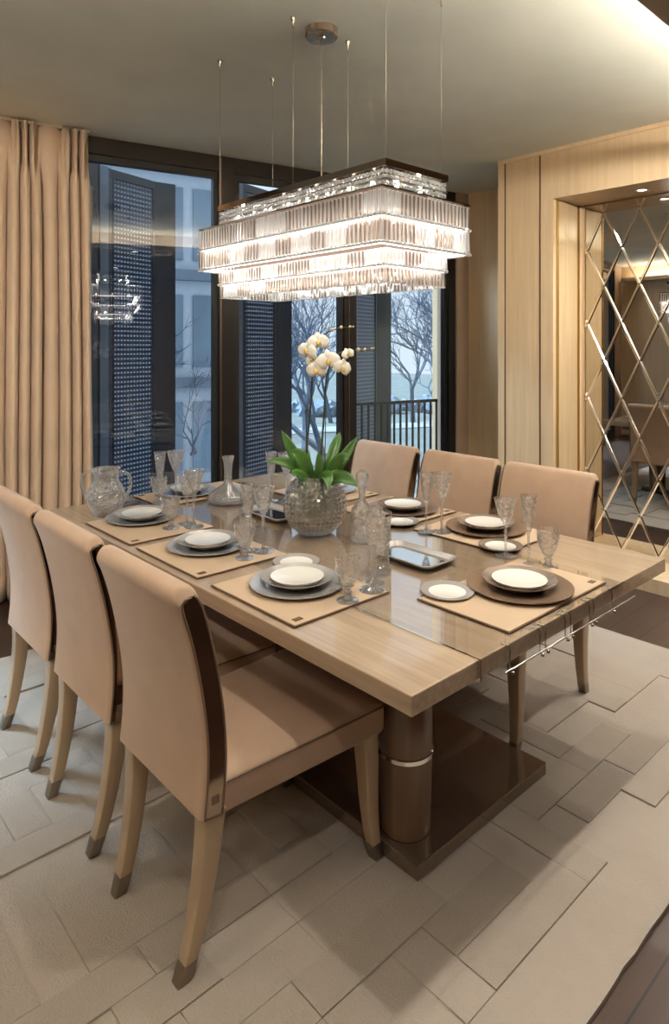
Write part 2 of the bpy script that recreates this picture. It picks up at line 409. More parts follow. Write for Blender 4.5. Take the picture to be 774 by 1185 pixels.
dr = struct('door_1', (lambda b: (wbox(b, 3.5, 3.95, -.005, .05, 0, CEIL), b)[1])(bmesh.new()), M['darkpanel'])
bm = bmesh.new(); wbox(bm, 3.545, 3.60, -.014, -.004, .93, 1.06)
hd = obj('handle_plate', bm, M['steel'], dr); 
bm = bmesh.new(); wbox(bm, 3.56, 3.585, -.022, -.013, .95, 1.04); obj('finger_pull', bm, M['groove'], hd)

def window(n, t0, t1, fl, fr, ztop, open_=False):
    bm = bmesh.new()
    wbox(bm, t0, t0+fl, 0, .09, 0, CEIL); wbox(bm, t1-fr, t1, 0, .09, 0, CEIL)
    wbox(bm, t0+fl, t1-fr, 0, .09, ztop, CEIL); wbox(bm, t0+fl, t1-fr, 0, .09, 0, .10)
    f = struct('window_%d' % n, bm, M['frame'])
    s = bmesh.new()                                       # inner sash
    a, b = t0+fl, t1-fr
    for x0, x1, z0, z1 in ((a, a+.035, .1, ztop), (b-.035, b, .1, ztop), (a+.035, b-.035, ztop-.045, ztop), (a+.035, b-.035, .1, .16)):
        wbox(s, x0, x1, .02, .07, z0, z1)
    obj('sash', s, M['black'], f)
    p = bmesh.new(); wbox(p, a+.03, b-.03, .043, .049, .155, ztop-.04); obj('pane', p, M['glass'], f)
    return f
window(4, -3.4, -1.3, .07, .07, 2.74)
window(1, -.02, 1.03, .075, .06, 2.74)
window(2, 1.03, 2.06, .065, .05, 2.74)
window(3, 2.06, 3.15, .04, .075, 2.74)
bm = bmesh.new(); wbox(bm, .975, .99, -.004, .0, 0, CEIL-.01); wbox(bm, 2.05, 2.058, -.004, 0, 0, CEIL-.01)
struct('trim_mullion', bm, m_metal('bronze_line', rgb(120, 104, 90), .35))

# ------------------------------------------------------------------ outdoors
bm = bmesh.new(); wbox(bm, -1, 5.4, .1, 1.05, -.15, -.03); o = struct('floor_terrace', bm, M['terrace'])
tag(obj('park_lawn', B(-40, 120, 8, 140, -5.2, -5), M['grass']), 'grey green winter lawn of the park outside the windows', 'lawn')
for k, (a, b, wd) in enumerate([((4, 27), (60, 13), 2.2), ((2, 50), (90, 18), 3.2)]):
    bm = bmesh.new(); obox(bm, a, b, wd, -5.0, -4.95)
    tag(obj('park_path', bm, M['asphalt']), ['pale path nearest the house, crossing the park lawn', 'wide pale road running farther out across the park'][k], 'path')
# railing
RA = W(2.17, .20); RB = W(3.10, .20)
rl = thing('balcony_railing', 'thin black metal balcony railing outside the right window', 'railing', (RA.x, RA.y, 0))
def rp(s, z): p = RA+(RB-RA)*s; return (p.x-RA.x, p.y-RA.y, z)
bm = bmesh.new(); obox(bm, rp(0, 0)[:2], rp(1, 0)[:2], .035, 1.005, 1.03); obj('rail', bm, M['black'], rl); bm = bmesh.new(); obox(bm, rp(0, 0)[:2], rp(1, 0)[:2], .03, .07, .095)
obj('rail', bm, M['black'], rl)
for k in range(15):
    p = rp(k/14, 0); bm = bmesh.new(); box(bm, p[0]-.007, p[0]+.007, p[1]-.007, p[1]+.007, -.03 if k in (0, 14) else .09, 1.01); obj('baluster', bm, M['black'], rl)
# folding shutters, three leaves each
def shutter(pts, label):
    o = Vector(pts[0]); r = thing('folding_shutter', label, 'shutter', (o.x, o.y, 0), 0, 'folding shutters outside the windows')
    for k in range(3):
        a, b = Vector(pts[k]), Vector(pts[k+1]); L = (b-a).length; d = (b-a)
        bm = bmesh.new()
        if k == 1:
            box(bm, .02, L-.02, -.004, .004, .05, 2.72)
            fr = bmesh.new(); box(fr, 0, .022, -.015, .015, .0, 2.78); box(fr, L-.022, L, -.015, .015, 0, 2.78); box(fr, .022, L-.022, -.015, .015, 2.72, 2.78); box(fr, .022, L-.022, -.015, .015, 0, .05)
            lf = obj('leaf', fr, M['shutter_dark'], r); pn = obj('mesh_panel', bm, M['perf'], lf)
        else:
            box(bm, .004, L-.006, -.015, .015, 0, 2.78); lf = obj('leaf', bm, M['shutter_dark'], r)
            if k == 0:
                q = bmesh.new(); box(q, L*.45, L*.8, -.022, -.015, 0, 2.78); obj('post', q, M['shutter_light'], lf)
        lf.location = (a.x-o.x, a.y-o.y, -.03); lf.rotation_euler = (0, 0, math.atan2(d.y, d.x))
    return r
shutter([(1.74, 4.36), (1.972, 4.498), (2.363, 4.615), (2.533, 4.594)], 'tall perforated grey folding shutter outside the left window')
shutter([(2.72, 4.13), (2.89, 4.20), (3.264, 4.30), (3.43, 4.28)], 'tall perforated grey folding shutter outside the middle window')
shutter([(3.72, 3.98), (3.93, 4.06), (4.32, 4.17), (4.50, 4.15)], 'tall perforated grey folding shutter behind the balcony railing')
# building seen through the left window
bd = thing('office_building', 'pale glazed building with dark window bands beyond the left window', 'building', (7.3, 14.5, -5), -.25)
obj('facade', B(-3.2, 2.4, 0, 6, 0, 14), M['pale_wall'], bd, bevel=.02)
for iz in range(5):
    for ix in range(4):
        x = -3.0+ix*1.35; z = .8+iz*2.6
        f = obj('window', B(x, x+1.1, -.06, .02, z, z+1.75), M['blue_glass'], bd)
for iz in range(5): obj('beam', B(-3.25, 2.45, -.25, 0, .3+iz*2.6, .55+iz*2.6), M['shutter_light'], bd)
# bare trees
def tree(x, y, z, hgt, seed, label, depth=7, lean=0):
    rnd = random.Random(seed); r = thing('bare_tree', label, 'tree', (x, y, z), 0, 'bare winter trees in the park')
    tb = bmesh.new(); bb = bmesh.new()
    def grow(p, d, L, rad, lv):
        pts = [p]; q = p
        for s in range(3):
            d = (d+Vector((rnd.uniform(-.18, .18), rnd.uniform(-.18, .18), rnd.uniform(-.05, .16)))).normalized(); q = q+d*L/3; pts.append(q)
        tube(tb if lv == 0 else bb, pts, [rad*(1-.12*i) for i in range(4)], 5 if lv < 2 else 3, cap=False)
        if lv >= depth: return
        for k in range(rnd.choice((2, 3, 3)) if lv < depth-1 else 3):
            a = rnd.uniform(0, 2*PI); sp = rnd.uniform(.35, .85)
            e = d.orthogonal().normalized(); e = Matrix.Rotation(a, 3, d) @ e
            nd = (d*math.cos(sp)+e*math.sin(sp)+Vector((0, 0, .1))).normalized()
            grow(pts[rnd.choice((2, 3, 3))], nd, L*rnd.uniform(.66, .82), rad*.62, lv+1)
    grow(Vector((0, 0, 0)), Vector((lean, 0, 1)).normalized(), hgt*.28, hgt*.022, 0)
    obj('trunk', tb, M['bark'], r); obj('branches', bb, M['bark'], r)
for a in [(16.2, 17.8, -5, 9.6, 3, 'bare tree with forked branches behind the orchid in the middle window'),
          (20.2, 15.2, -5, 10.4, 11, 'large bare spreading tree seen above the balcony railing'),
          (23, 27.5, -5, 10.6, 5, 'slim bare tree far behind the one in the middle window'),
          (30, 22.5, -5, 12.0, 8, 'distant bare tree at the right edge of the right window'),
          (27, 21.5, -5, 11.0, 21, 'distant bare tree left of the big one above the railing'),
          (9.9, 16.6, -5, 9.0, 17, 'bare tree beside the glazed building')]:
    tree(*a)
rt = random.Random(9)
for k in range(9):
    tx = 22+k*5.2; tree(tx, 58-tx*.5+rt.uniform(-3, 3), -5, rt.uniform(9, 12), 40+k, 'faint bare tree in the hazy row at the back of the park', 5)
bm = bmesh.new(); rnd = random.Random(4)
for k in range(130):
    x = rnd.uniform(5, 80); y = 74-x*.62+rnd.uniform(-3, 3); s = rnd.uniform(.5, 1.1)
    mtx = Matrix.Translation((x, y, -5+s*.6)) @ Matrix.Diagonal((s, s, s*1.1, 1))
    r = bmesh.ops.create_icosphere(bm, subdivisions=2, radius=1, matrix=mtx)
    for v in r['verts']: v.co += Vector((rnd.uniform(-.2, .2), rnd.uniform(-.2, .2), rnd.uniform(-.25, .25)))
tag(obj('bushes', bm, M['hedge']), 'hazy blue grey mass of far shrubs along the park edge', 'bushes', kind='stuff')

# ------------------------------------------------------------------ curtain
def curtain():
    T0, T1 = -1.25, .075; n = 520; nz = 26
    pl = []                                               # pinch pleat centres
    t = T0+.06
    grp = []
    x = T1-.02
    while x > T0:
        grp.append(x); x -= .285
    def fold(t, z):
        top = math.exp(-((z-2.66)/.09)**2) if z < 2.66 else 1-.55*(z-2.66)/.17
        o = 0; sp0 = .062; sp_ = sp0*(1-.42*top)
        for p in grp:
            u = (t-(p-1*sp0-1.5*sp_))/sp_                       # 0..3 inside the group of three folds
            if 0 <= u < 3:
                f = u-math.floor(u); wdt = .5-.26*top
                q = min(1, abs(f-.5)/wdt); o = max(o, math.sqrt(max(0, 1-q*q)))
            elif 3 <= u < 3+(.285-3*sp_)/sp_:
                gw = (.285-3*sp_)/sp_; q = abs(u-3-gw/2)/(gw*.46)
                if q < 1: o = max(o, .62*math.sqrt(1-q*q)*(1-.75*top))
        flare = min(1, (2.83-z)/.9)
        amp = .085+.045*flare
        return .03+amp*o+.012*math.sin(t*9+1.3+z*.3)*flare
    bm = bmesh.new(); rows = []
    for j in range(nz+1):
        z = .012+(2.835-.012)*(1-(1-j/nz)**1.0)
        row = []
        for i in range(n+1):
            t = T0+(T1-T0)*i/n
            sag = .01*math.sin(z*2+t*9)
            p = W(t+sag*.5, -fold(t, z)-.04); row.append(bm.verts.new((p.x, p.y, z)))
        rows.append(row)
    for j in range(nz):
        for i in range(n): bm.faces.new([rows[j][i], rows[j][i+1], rows[j+1][i+1], rows[j+1][i]])
    r = thing('curtain', 'full length beige curtain with pinch pleats beside the left window', 'curtain', (W(-.5, -.1).x, W(-.5, -.1).y, 0))
    o = obj('drape', bm, M['curtain'], None, smooth=True); o.parent = r; o.location = -Vector(r.location)
    sm = o.modifiers.new('s', 'SOLIDIFY'); sm.thickness = .003
    bm = bmesh.new()
    for j in range(12):
        z0 = .03+j*2.35/12
    secs = []
    for j in range(21):
        z = .015+2.5*j/20; wob = .008*math.sin(z*3)
        a = W(T1-.01, -.05); b = W(T1+.022+wob, -.075-.02*math.sin(z*1.5)); c2 = W(T1+.012+wob, -.03)
        secs.append([(p.x, p.y, z) for p in (a, b, c2)])
    loft(bm, secs)
    l = obj('lining', bm, M['lining'], None, smooth=True); l.parent = r; l.location = -Vector(r.location)
    tr = bmesh.new(); a = W(T0, -.09); b = W(T1, -.09); obox(tr, a, b, .03, 2.832, 2.85)
    l = obj('track', tr, M['soffit'], None); l.parent = r; l.location = -Vector(r.location)
curtain()

# ------------------------------------------------------------------ harlequin mirror in the niche
mr = thing('wall_mirror', 'large mirror with a slanting diamond lattice in the right wall niche', 'mirror', (XM, 0, .09))
obj('glass', B(0, .01, -2.2, 2.262, 0, ZN-.1), M['mirror'], mr)
bm = bmesh.new()
hw, hh, zt, zb = .1225, .26, ZN-.012, .088
def clipseg(p, q):
    (y0, z0), (y1, z1) = p, q; t0, t1 = 0, 1
    for a0, a1, lo, hi in ((y0, y1, -2.2, 2.26), (z0, z1, zb, zt)):
        d = a1-a0; ta, tb_ = (lo-a0)/d, (hi-a0)/d
        if ta > tb_: ta, tb_ = tb_, ta
        t0 = max(t0, ta); t1 = min(t1, tb_)
    if t1-t0 < .005: return None
    return (y0+(y1-y0)*t0, z0+(z1-z0)*t0), (y0+(y1-y0)*t1, z0+(z1-z0)*t1)
def strip(p, q, wd=.0115):
    a = Vector((0, p[0], p[1]-.09)); b = Vector((0, q[0], q[1]-.09)); d = (b-a).normalized(); n = Vector((0, -d.z, d.y))*wd
    x0, x1 = 0, -.006
    prof = [(n, 0), (n*.35, -.006), (n*-.35, -.006), (n*-1, 0)]
    r0 = [bm.verts.new(a+o+Vector((x, 0, 0))) for o, x in prof]; r1 = [bm.verts.new(b+o+Vector((x, 0, 0))) for o, x in prof]
    for k in range(3): bm.faces.new([r0[k], r0[k+1], r1[k+1], r1[k]])
    bm.faces.new([r0[3], r0[0], r1[0], r1[3]]); bm.faces.new(r0[::-1]); bm.faces.new(r1)
y = 2.126+hw*2*10; 
for k in range(-60, 60):
    yc = 2.126+k*2*hw
    H_ = 6
    for s in (1, -1):
        seg = clipseg((yc-s*hw*H_*2, 2.44-hh*H_*2), (yc+s*hw*H_*2, 2.44+hh*H_*2))
        if seg: strip(*seg)
obj('diamond_lattice', bm, M['mirror_strip'], mr)

# small fittings: downlights
def downlight(x, y, z, label, r=.045, group='recessed ceiling downlights'):
    t = thing('downlight', label, 'light', (x, y, z), 0, group)
    bm = bmesh.new(); lathe(bm, [(r*.72, -.001), (r*.8, -.006), (r, -.006), (r, 0), (r*.72, 0), (r*.72, -.001)], 28); obj('ring', bm, M['chrome'], t, smooth=True, angle=.5)
    bm = bmesh.new(); lathe(bm, [(0, -.002), (r*.70, -.002), (r*.70, .0), (0, .0)], 24); obj('lens', bm, M['lamp_glow'], t)
    return t
downlight(4.315, 1.79, ZN, 'round chrome downlight in the niche soffit, above the mirror, farther one', .04, 'niche downlights')
downlight(4.315, 1.30, ZN, 'round chrome downlight in the niche soffit at the right edge of the photo', .04, 'niche downlights')
for x, y in NICHE_SPOTS[2:]: downlight(x, y, ZN, 'round chrome downlight in the niche soffit, out of the frame', .04, 'niche downlights')
for x, y in SOFFIT_SPOTS+FILL_SPOTS: downlight(x, y, 2.60 if y < .9 else CEIL, 'unseen round downlight in the ceiling behind the viewer', .055)  # the room ones are added fill, the soffit row is not

# ------------------------------------------------------------------ rug
def rug():
    X0, X1, Y0, Y1 = .10, 3.39, .695, 3.39; TH = .014
    bm = bmesh.new(); lay = bm.loops.layers.color.new('pile')
    def paint(f, v):
        for l in f.loops: l[lay] = (v, v, v, 1)
    # wavy-edged base
    n = 60; loop = []
    def jit(): return random.uniform(-.003, .003)
    for k in range(n): loop.append((X0+(X1-X0)*k/n, Y0+jit()))
    for k in range(n): loop.append((X1+jit(), Y0+(Y1-Y0)*k/n))
    for k in range(n): loop.append((X1-(X1-X0)*k/n, Y1+jit()))
    for k in range(n): loop.append((X0+jit(), Y1-(Y1-Y0)*k/n))
    b = [bm.verts.new((x, y, .001)) for x, y in loop]; t = [bm.verts.new((x, y, TH)) for x, y in loop]
    for k in range(len(loop)): paint(bm.faces.new([b[k], b[(k+1) % len(b)], t[(k+1) % len(b)], t[k]]), .2)
    paint(bm.faces.new(t), .15); paint(bm.faces.new(b[::-1]), .1)
    rnd = random.Random(12); u = .112; bw = .14
    gx = int((X1-X0-2*bw)/u); gy = int((Y1-Y0-2*bw)/u)
    ox = X0+((X1-X0)-gx*u)/2; oy = Y0+((Y1-Y0)-gy*u)/2
    used = [[0]*gy for _ in range(gx)]
    shapes = [(3, 1), (1, 3), (4, 1), (1, 4), (2, 1), (1, 2), (3, 1), (1, 3), (3, 2), (2, 3)]
    def raised(i, j, a, b2, h, v):
        x0, x1, y0, y1 = ox+i*u, ox+(i+a)*u, oy+j*u, oy+(j+b2)*u
        g = .0006; bv = .012
        lo = [bm.verts.new((x, y, TH-.001)) for x, y in ((x0+g, y0+g), (x1-g, y0+g), (x1-g, y1-g), (x0+g, y1-g))]
        mi = [bm.verts.new((x, y, TH+h*.8)) for x, y in ((x0+g*1.5, y0+g*1.5), (x1-g*1.5, y0+g*1.5), (x1-g*1.5, y1-g*1.5), (x0+g*1.5, y1-g*1.5))]
        hi = [bm.verts.new((x, y, TH+h)) for x, y in ((x0+bv, y0+bv), (x1-bv, y0+bv), (x1-bv, y1-bv), (x0+bv, y1-bv))]
        for A, C in ((lo, mi), (mi, hi)):
            for k in range(4): paint(bm.faces.new([A[k], A[(k+1) % 4], C[(k+1) % 4], C[k]]), v)
        paint(bm.faces.new(hi), v)
    # herringbone: 1x3 blocks
    for i in range(gx):
        for j in range(gy):
            if used[i][j]: continue
            cand = shapes[:]; rnd.shuffle(cand)
            if ((i//3)+(j//3)) % 2: cand.sort(key=lambda s: s[0] < s[1])
            else: cand.sort(key=lambda s: s[0] > s[1])
            for a, b2 in cand+[(1, 1)]:
                if i+a <= gx and j+b2 <= gy and all(not used[p][q] for p in range(i, i+a) for q in range(j, j+b2)):
                    for p in range(i, i+a):
                        for q in range(j, j+b2): used[p][q] = 1
                    lv = rnd.choice((0, 0, 1, 1, 2, 2))
                    if lv: raised(i, j, a, b2, (.0, .005, .0085)[lv], (.15, .25, .45)[lv]+rnd.uniform(-.07, .07))
                    break
    # a narrow raised frame line near the border
    o = obj('area_rug', bm, M['rug'])
    tag(o, 'large cream rug carved with staggered rectangles under the dining table', 'rug')
rug()
RUGZ = .0225

# ------------------------------------------------------------------ dining table
TX0, TX1, TY0, TY1 = 1.075, 2.44, .93, 3.12
tb = thing('dining_table', 'long bleached oak dining table on a polished plinth base', 'table', (1.757, 2.03, 0))
def tpart(name, bm, mat, parent=tb, **k):
    o = obj(name, bm, mat, parent, **k)
    if parent is tb: o.location = -Vector(tb.location)
    return o
bm = bmesh.new(); box(bm, TX0, TX1, TY0, TY1, .703, .75)
tpart('tabletop', bm, M['tabletop_y'], bevel=.003)
bm = bmesh.new(); box(bm, TX0+.12, TX1-.12, TY0+.15, TY1-.15, .66, .703); tpart('underframe', bm, M['post'])
bm = bmesh.new(); box(bm, 1.395, 2.075, 1.185, 2.88, RUGZ, .064); tpart('plinth', bm, M['smoke_steel'], bevel=.003)
def post(x, y):
    bm = bmesh.new()
    prof = [(.062, .064), (.074, .066)]+[(.074+.006*math.sin(PI*k/10), .066+.59*k/10) for k in range(1, 11)]+[(.06, .66), (0, .66)]
    lathe(bm, [(0, .064)]+prof, 40, x, y); p = tpart('post', bm, M['post'], smooth=True, angle=.6)
    bm = bmesh.new(); lathe(bm, [(.079, .288), (.0835, .291), (.0835, .303), (.079, .306), (.079, .288)], 40, x, y); obj('ring', bm, M['chrome'], p, smooth=True, angle=.5)
    for k in range(12):
        a = 2*PI*k/12
post(1.492, 1.315); post(2.02, 2.74)

# runner: a clear glossy sheet laid down the middle and clipped over the near end
rn = thing('table_runner', 'clear glossy runner sheet down the table with clips over its near end', 'table runner', (1.70, .93, .75))
def lp(x, y, z): return (x-1.70, y-.93, z-.75)
bm = bmesh.new()
RX0, RX1 = 1.315, 2.085
box(bm, RX0-1.70, RX1-1.70, -.006, 2.10, .0005, .003); box(bm, RX0-1.70, RX1-1.70, -.007, -.004, -.046, .003)
obj('sheet', bm, M['acrylic'], rn)
bm = bmesh.new(); box(bm, RX0-1.70-.006, RX0-1.70, -.002, .43, .0005, .005); box(bm, RX0-1.70-.006, RX0-1.70, -.010, -.002, -.047, .005); obj('edge_strip', bm, M['chrome'], rn)
obj('edge_strip', B(1.99-1.70, RX1-1.70, -.012, -.0075, .0005, .005), M['chrome'], rn)
bm = bmesh.new(); tube(bm, [(1.40-1.70, -.020, -.052), (2.14-1.70, -.020, -.052)], .0024, 8); obj('rod', bm, M['steel'], rn)
for x in (1.43, 1.572, 1.60, 1.705, 1.735, 1.846, 1.872, 1.99):
    bm = bmesh.new(); tube(bm, [(x-1.70, .012, .004), (x-1.70, -.01, .005), (x-1.70, -.014, -.01), (x-1.70, -.014, -.056), (x-1.70, -.022, -.060)], .0022, 6)
    lathe(bm, [(0, -.006), (.0045, -.004), (.0045, .003), (0, .005)], 8, x-1.70, -.022, -.060)
    obj('clip', bm, M['steel'], rn)

# place mats
def mat_(x0, x1, y0, y1, z, label, corner):
    t = thing('place_mat', label, 'place mat', ((x0+x1)/2, (y0+y1)/2, z), 0, 'place mats')
    w_, d_ = (x1-x0)/2, (y1-y0)/2
    bm = bmesh.new(); box(bm, -w_, w_, -d_, d_, 0, .0025, 0); e = obj('edge', bm, M['dark_edge'], t)
    bm = bmesh.new(); box(bm, -w_+.004, w_-.004, -d_+.004, d_-.004, .0025, .0045, 0); obj('panel', bm, M['leather'], t, bevel=.0008)
    cx, cy_ = corner[0]*(w_-.035), corner[1]*(d_-.03)
    bm = bmesh.new(); box(bm, cx-.014, cx+.014, cy_-.009, cy_+.009, .0045, .0056)
    o = obj('logo_plate', bm, M['groove'], t)
    bm = bmesh.new()
    for a in (-.007, 0, .007): box(bm, cx+a-.0014, cx+a+.0014, cy_-.005, cy_+.005, .0056, .006)
    box(bm, cx-.007, cx+.007, cy_-.001, cy_+.001, .0056, .006); obj('emblem', bm, M['piping'], o)
    return t
TZ = .750; RZ_ = .7535
mat_(1.10, 1.47, 1.36, 1.775, RZ_, 'beige place mat of the nearest setting on the left side', (-1, -1))
mat_(1.10, 1.47, 1.855, 2.29, RZ_, 'beige place mat of the middle setting on the left side', (-1, -1))
mat_(1.10, 1.47, 2.34, 2.765, RZ_, 'beige place mat of the farthest left setting, next to the jug', (-1, -1))
mat_(1.49, 2.035, .955, 1.27, RZ_, 'beige place mat at the near end of the table', (1, -1))
mat_(2.045, 2.415, 1.335, 1.765, RZ_, 'beige place mat before the nearest right hand chair', (1, -1))
mat_(2.045, 2.415, 1.82, 2.22, RZ_, 'beige place mat before the middle right hand chair', (1, -1))
mat_(2.045, 2.415, 2.30, 2.72, RZ_, 'beige place mat before the farthest right hand chair', (1, -1))
mat_(1.47, 2.03, 2.79, 3.10, RZ_, 'beige place mat at the far end by the window', (-1, 1))
MZ = RZ_+.0045

# crockery ---------------------------------------------------------------
def plate_bm(r, well, rise, th=.004, mi_r=0, mi_c=1):
    bm = bmesh.new(); s = 56
    lathe(bm, [(0, 0), (well*.92, 0), (well, .002), (r, rise), (r, rise+.003)], s, mi=mi_r)
    lathe(bm, [(r, rise+.003), (well+.004, .0025+th), (well, .001+th)], s, mi=mi_r)
    lathe(bm, [(well, .001+th), (well*.96, th), (0, th)], s, mi=mi_c)
    bmesh.ops.remove_doubles(bm, verts=bm.verts, dist=1e-5); return bm
def plate(name, label, cat, x, y, z, r, well, rise, rim, centre, group, th=.004):
    o = obj(name, plate_bm(r, well, rise, th), [rim, centre], smooth=True, loc=(x, y, z), angle=.7)
    return tag(o, label, cat, group)
SET = [  # x, y, rim material set, where
    (1.297, 1.590, 's', 'at the nearest setting on the left side'),
    (1.302, 2.120, 's', 'at the middle setting on the left side'),
    (1.300, 2.650, 's', 'at the left setting next to the jug'),
    (1.785, 1.110, 't', 'at the near end of the table'),
    (2.260, 1.560, 't', 'before the nearest right hand chair'),
    (2.250, 2.000, 't', 'before the middle right hand chair'),
    (2.265, 2.530, 's', 'on the right behind the orchid'),
    (1.700, 2.965, 's', 'at the far end by the window')]
for x, y, kd, wh in SET:
    big, rim = (M['silver'], M['silver2']) if kd == 's' else (M['taupe'], M['taupe2'])
    R1 = .148 if kd == 's' else .16
    cn = 'silver grey' if kd == 's' else 'bronze brown'
    plate('charger_plate', '%s charger plate %s' % (cn, wh), 'plate', x, y, MZ, R1, .10, .012, big, big, 'charger plates')
    zz = MZ+.0045
    plate('dinner_plate', 'grey rimmed deep plate on the charger %s' % wh, 'plate', x, y, zz, .112, .066, .026, rim, M['porcelain'], 'dinner plates', .006)
    b = bmesh.new(); lathe(b, [(0, 0), (.055, 0), (.06, .003), (.082, .018), (.083, .0205), (.079, .0205), (.058, .0165), (0, .0155)], 48)
    tag(obj('bowl_plate', b, M['porcelain'], smooth=True, loc=(x, y, zz+.0065), angle=.8), 'white bowl topping the plates %s' % wh, 'bowl', 'white shallow bowls')
for x, y, kd, wh in [(1.425, 1.752, 's', 'behind the nearest left setting'), (1.590, 1.235, 's', 'left of the near end setting'),
                     (2.100, 1.385, 't', 'before the nearest right hand chair'), (2.080, 1.865, 's', 'before the middle right hand chair'),
                     (2.08, 2.39, 's', 'on the right behind the orchid')]:
    plate('side_plate', 'small side plate with grey rim %s' % wh, 'plate', x, y, MZ, .080, .056, .007, M['silver2'] if kd == 's' else M['taupe2'], M['porcelain'], 'side plates')

# glasses ------------------------------------------------------------------
def facet(n, d): return lambda a, z: 1+d*math.cos(n*a)
def glass_kind(kind):
    """returns list of (part, bm)"""
    out = []
    if kind == 'wine':
        H_, r, bz, st, fr = .205, .041, .115, .0045, .037
    elif kind == 'goblet':
        H_, r, bz, st, fr = .235, .043, .135, .005, .040
    elif kind == 'flute':
        H_, r, bz, st, fr = .238, .028, .115, .0042, .034
    elif kind == 'tumbler':
        H_, r, bz, st, fr = .128, .038, .045, .009, .033
    ft = bmesh.new(); lathe(ft, [(0, 0), (fr, 0), (fr, .002), (fr*.5, .005), (st*1.6, .010), (st*1.6, 0.001), (0, 0.001)][:5]+[(0, .011)], 32); out.append(('foot', ft, 'crystal'))
    sm = bmesh.new(); k0 = .009
    lathe(sm, [(0, k0), (st*1.5, k0), (st, k0+.012), (st, (k0+bz)/2-.006), (st*1.55, (k0+bz)/2), (st, (k0+bz)/2+.006), (st*1.1, bz-.01), (st*2.2, bz+.001), (0, bz+.001)], 12, mod=facet(6, .06)); out.append(('stem', sm, 'crystal'))
    bw = bmesh.new(); h = H_-bz; outer = []; inner = []
    N_ = 12
    for i in range(N_+1):
        f = i/N_
        if kind == 'flute': rr = r*(.30+.70*f**.62)
        elif kind == 'tumbler': rr = r*(.42+.50*min(1, f*1.8)**.6+.08*f)
        else: rr = r*(.16+.84*f**.62)
        outer.append((rr, bz+h*f))
    for i in range(N_, 1, -1): inner.append((outer[i][0]-.0014-.002*(1-i/N_), outer[i][1]+(.001 if i < N_ else 0)))
    lathe(bw, [(0, bz)]+outer+inner+[(0, inner[-1][1]-.004)], 40, mod=lambda a, z: 1+.028*math.cos(10*a+(z-bz)*30)*max(0, min(1, (bz+h*.72-z)/(h*.3)))*(1 if z > bz+.004 else 0))
    out.append(('bowl', bw, 'crystal_cut'))
    return out, H_
PROTO = {}
names = {'wine': 'wine_glass', 'goblet': 'water_goblet', 'flute': 'champagne_flute', 'tumbler': 'footed_tumbler'}
def glassware(kind, x, y, z, label):
    if kind not in PROTO:
        t = thing(names[kind], label, 'glass', (x, y, z), 0, names[kind].replace('_', ' ')+'s on the table')
        for nm, bm, mm in glass_kind(kind)[0]: obj(nm, bm, M[mm], t, smooth=True, angle=.9)
        PROTO[kind] = t; return t
    return dup(PROTO[kind], (x, y, z), random.uniform(0, 1), label)
for k, x, y, z, lb in [
    ('tumbler', 1.326, 1.392, MZ, 'cut crystal footed tumbler beside the nearest left setting'),
    ('goblet', 1.44, 1.405, MZ, 'tall cut goblet farther in from the nearest left tumbler'),
    ('flute', 1.500, 1.455, RZ_, 'narrow crystal flute just left of the small glass carafe'),
    ('tumbler', 1.325, 1.915, MZ, 'cut crystal footed tumbler beside the middle left setting'),
    ('goblet', 1.420, 1.935, MZ, 'tall cut goblet beside the middle left setting'),
    ('flute', 1.385, 1.980, MZ, 'crystal flute directly behind the middle left tumbler'),
    ('tumbler', 1.322, 2.435, MZ, 'cut crystal footed tumbler overlapping the plate next to the jug'),
    ('goblet', 1.402, 2.390, MZ, 'tall cut goblet, right one of the pair by the farthest left setting'),
    ('wine', 1.402, 2.445, MZ, 'cut wine glass, left one of the pair by the farthest left setting'),
    ('wine', 2.037, 1.322, RZ_, 'cut wine glass before the brown side plate at the near end'),
    ('flute', 2.012, 1.215, RZ_, 'crystal flute between wine glass and tumbler at the near end'),
    ('tumbler', 2.035, 1.155, RZ_, 'cut crystal footed tumbler, rightmost glass at the near end'),
    ('flute', 2.053, 1.700, MZ, 'crystal flute before the middle right hand chair'),
    ('goblet', 2.095, 1.655, MZ, 'tall cut goblet before the middle right hand chair'),
    ('flute', 1.510, 2.888, MZ, 'crystal flute at the far end, left of the tall goblet'),
    ('goblet', 1.590, 2.878, MZ, 'tall cut goblet before the far end plates'),
    ('tumbler', 1.480, 2.842, MZ, 'cut crystal footed tumbler at the far end, leftmost glass'),
    ('flute', 1.925, 2.560, RZ_, 'crystal flute under the left leaves of the orchid'),
    ('goblet', 1.965, 2.490, RZ_, 'tall cut goblet under the left leaves of the orchid'),
    ]:
    glassware(k, x, y, z, lb)

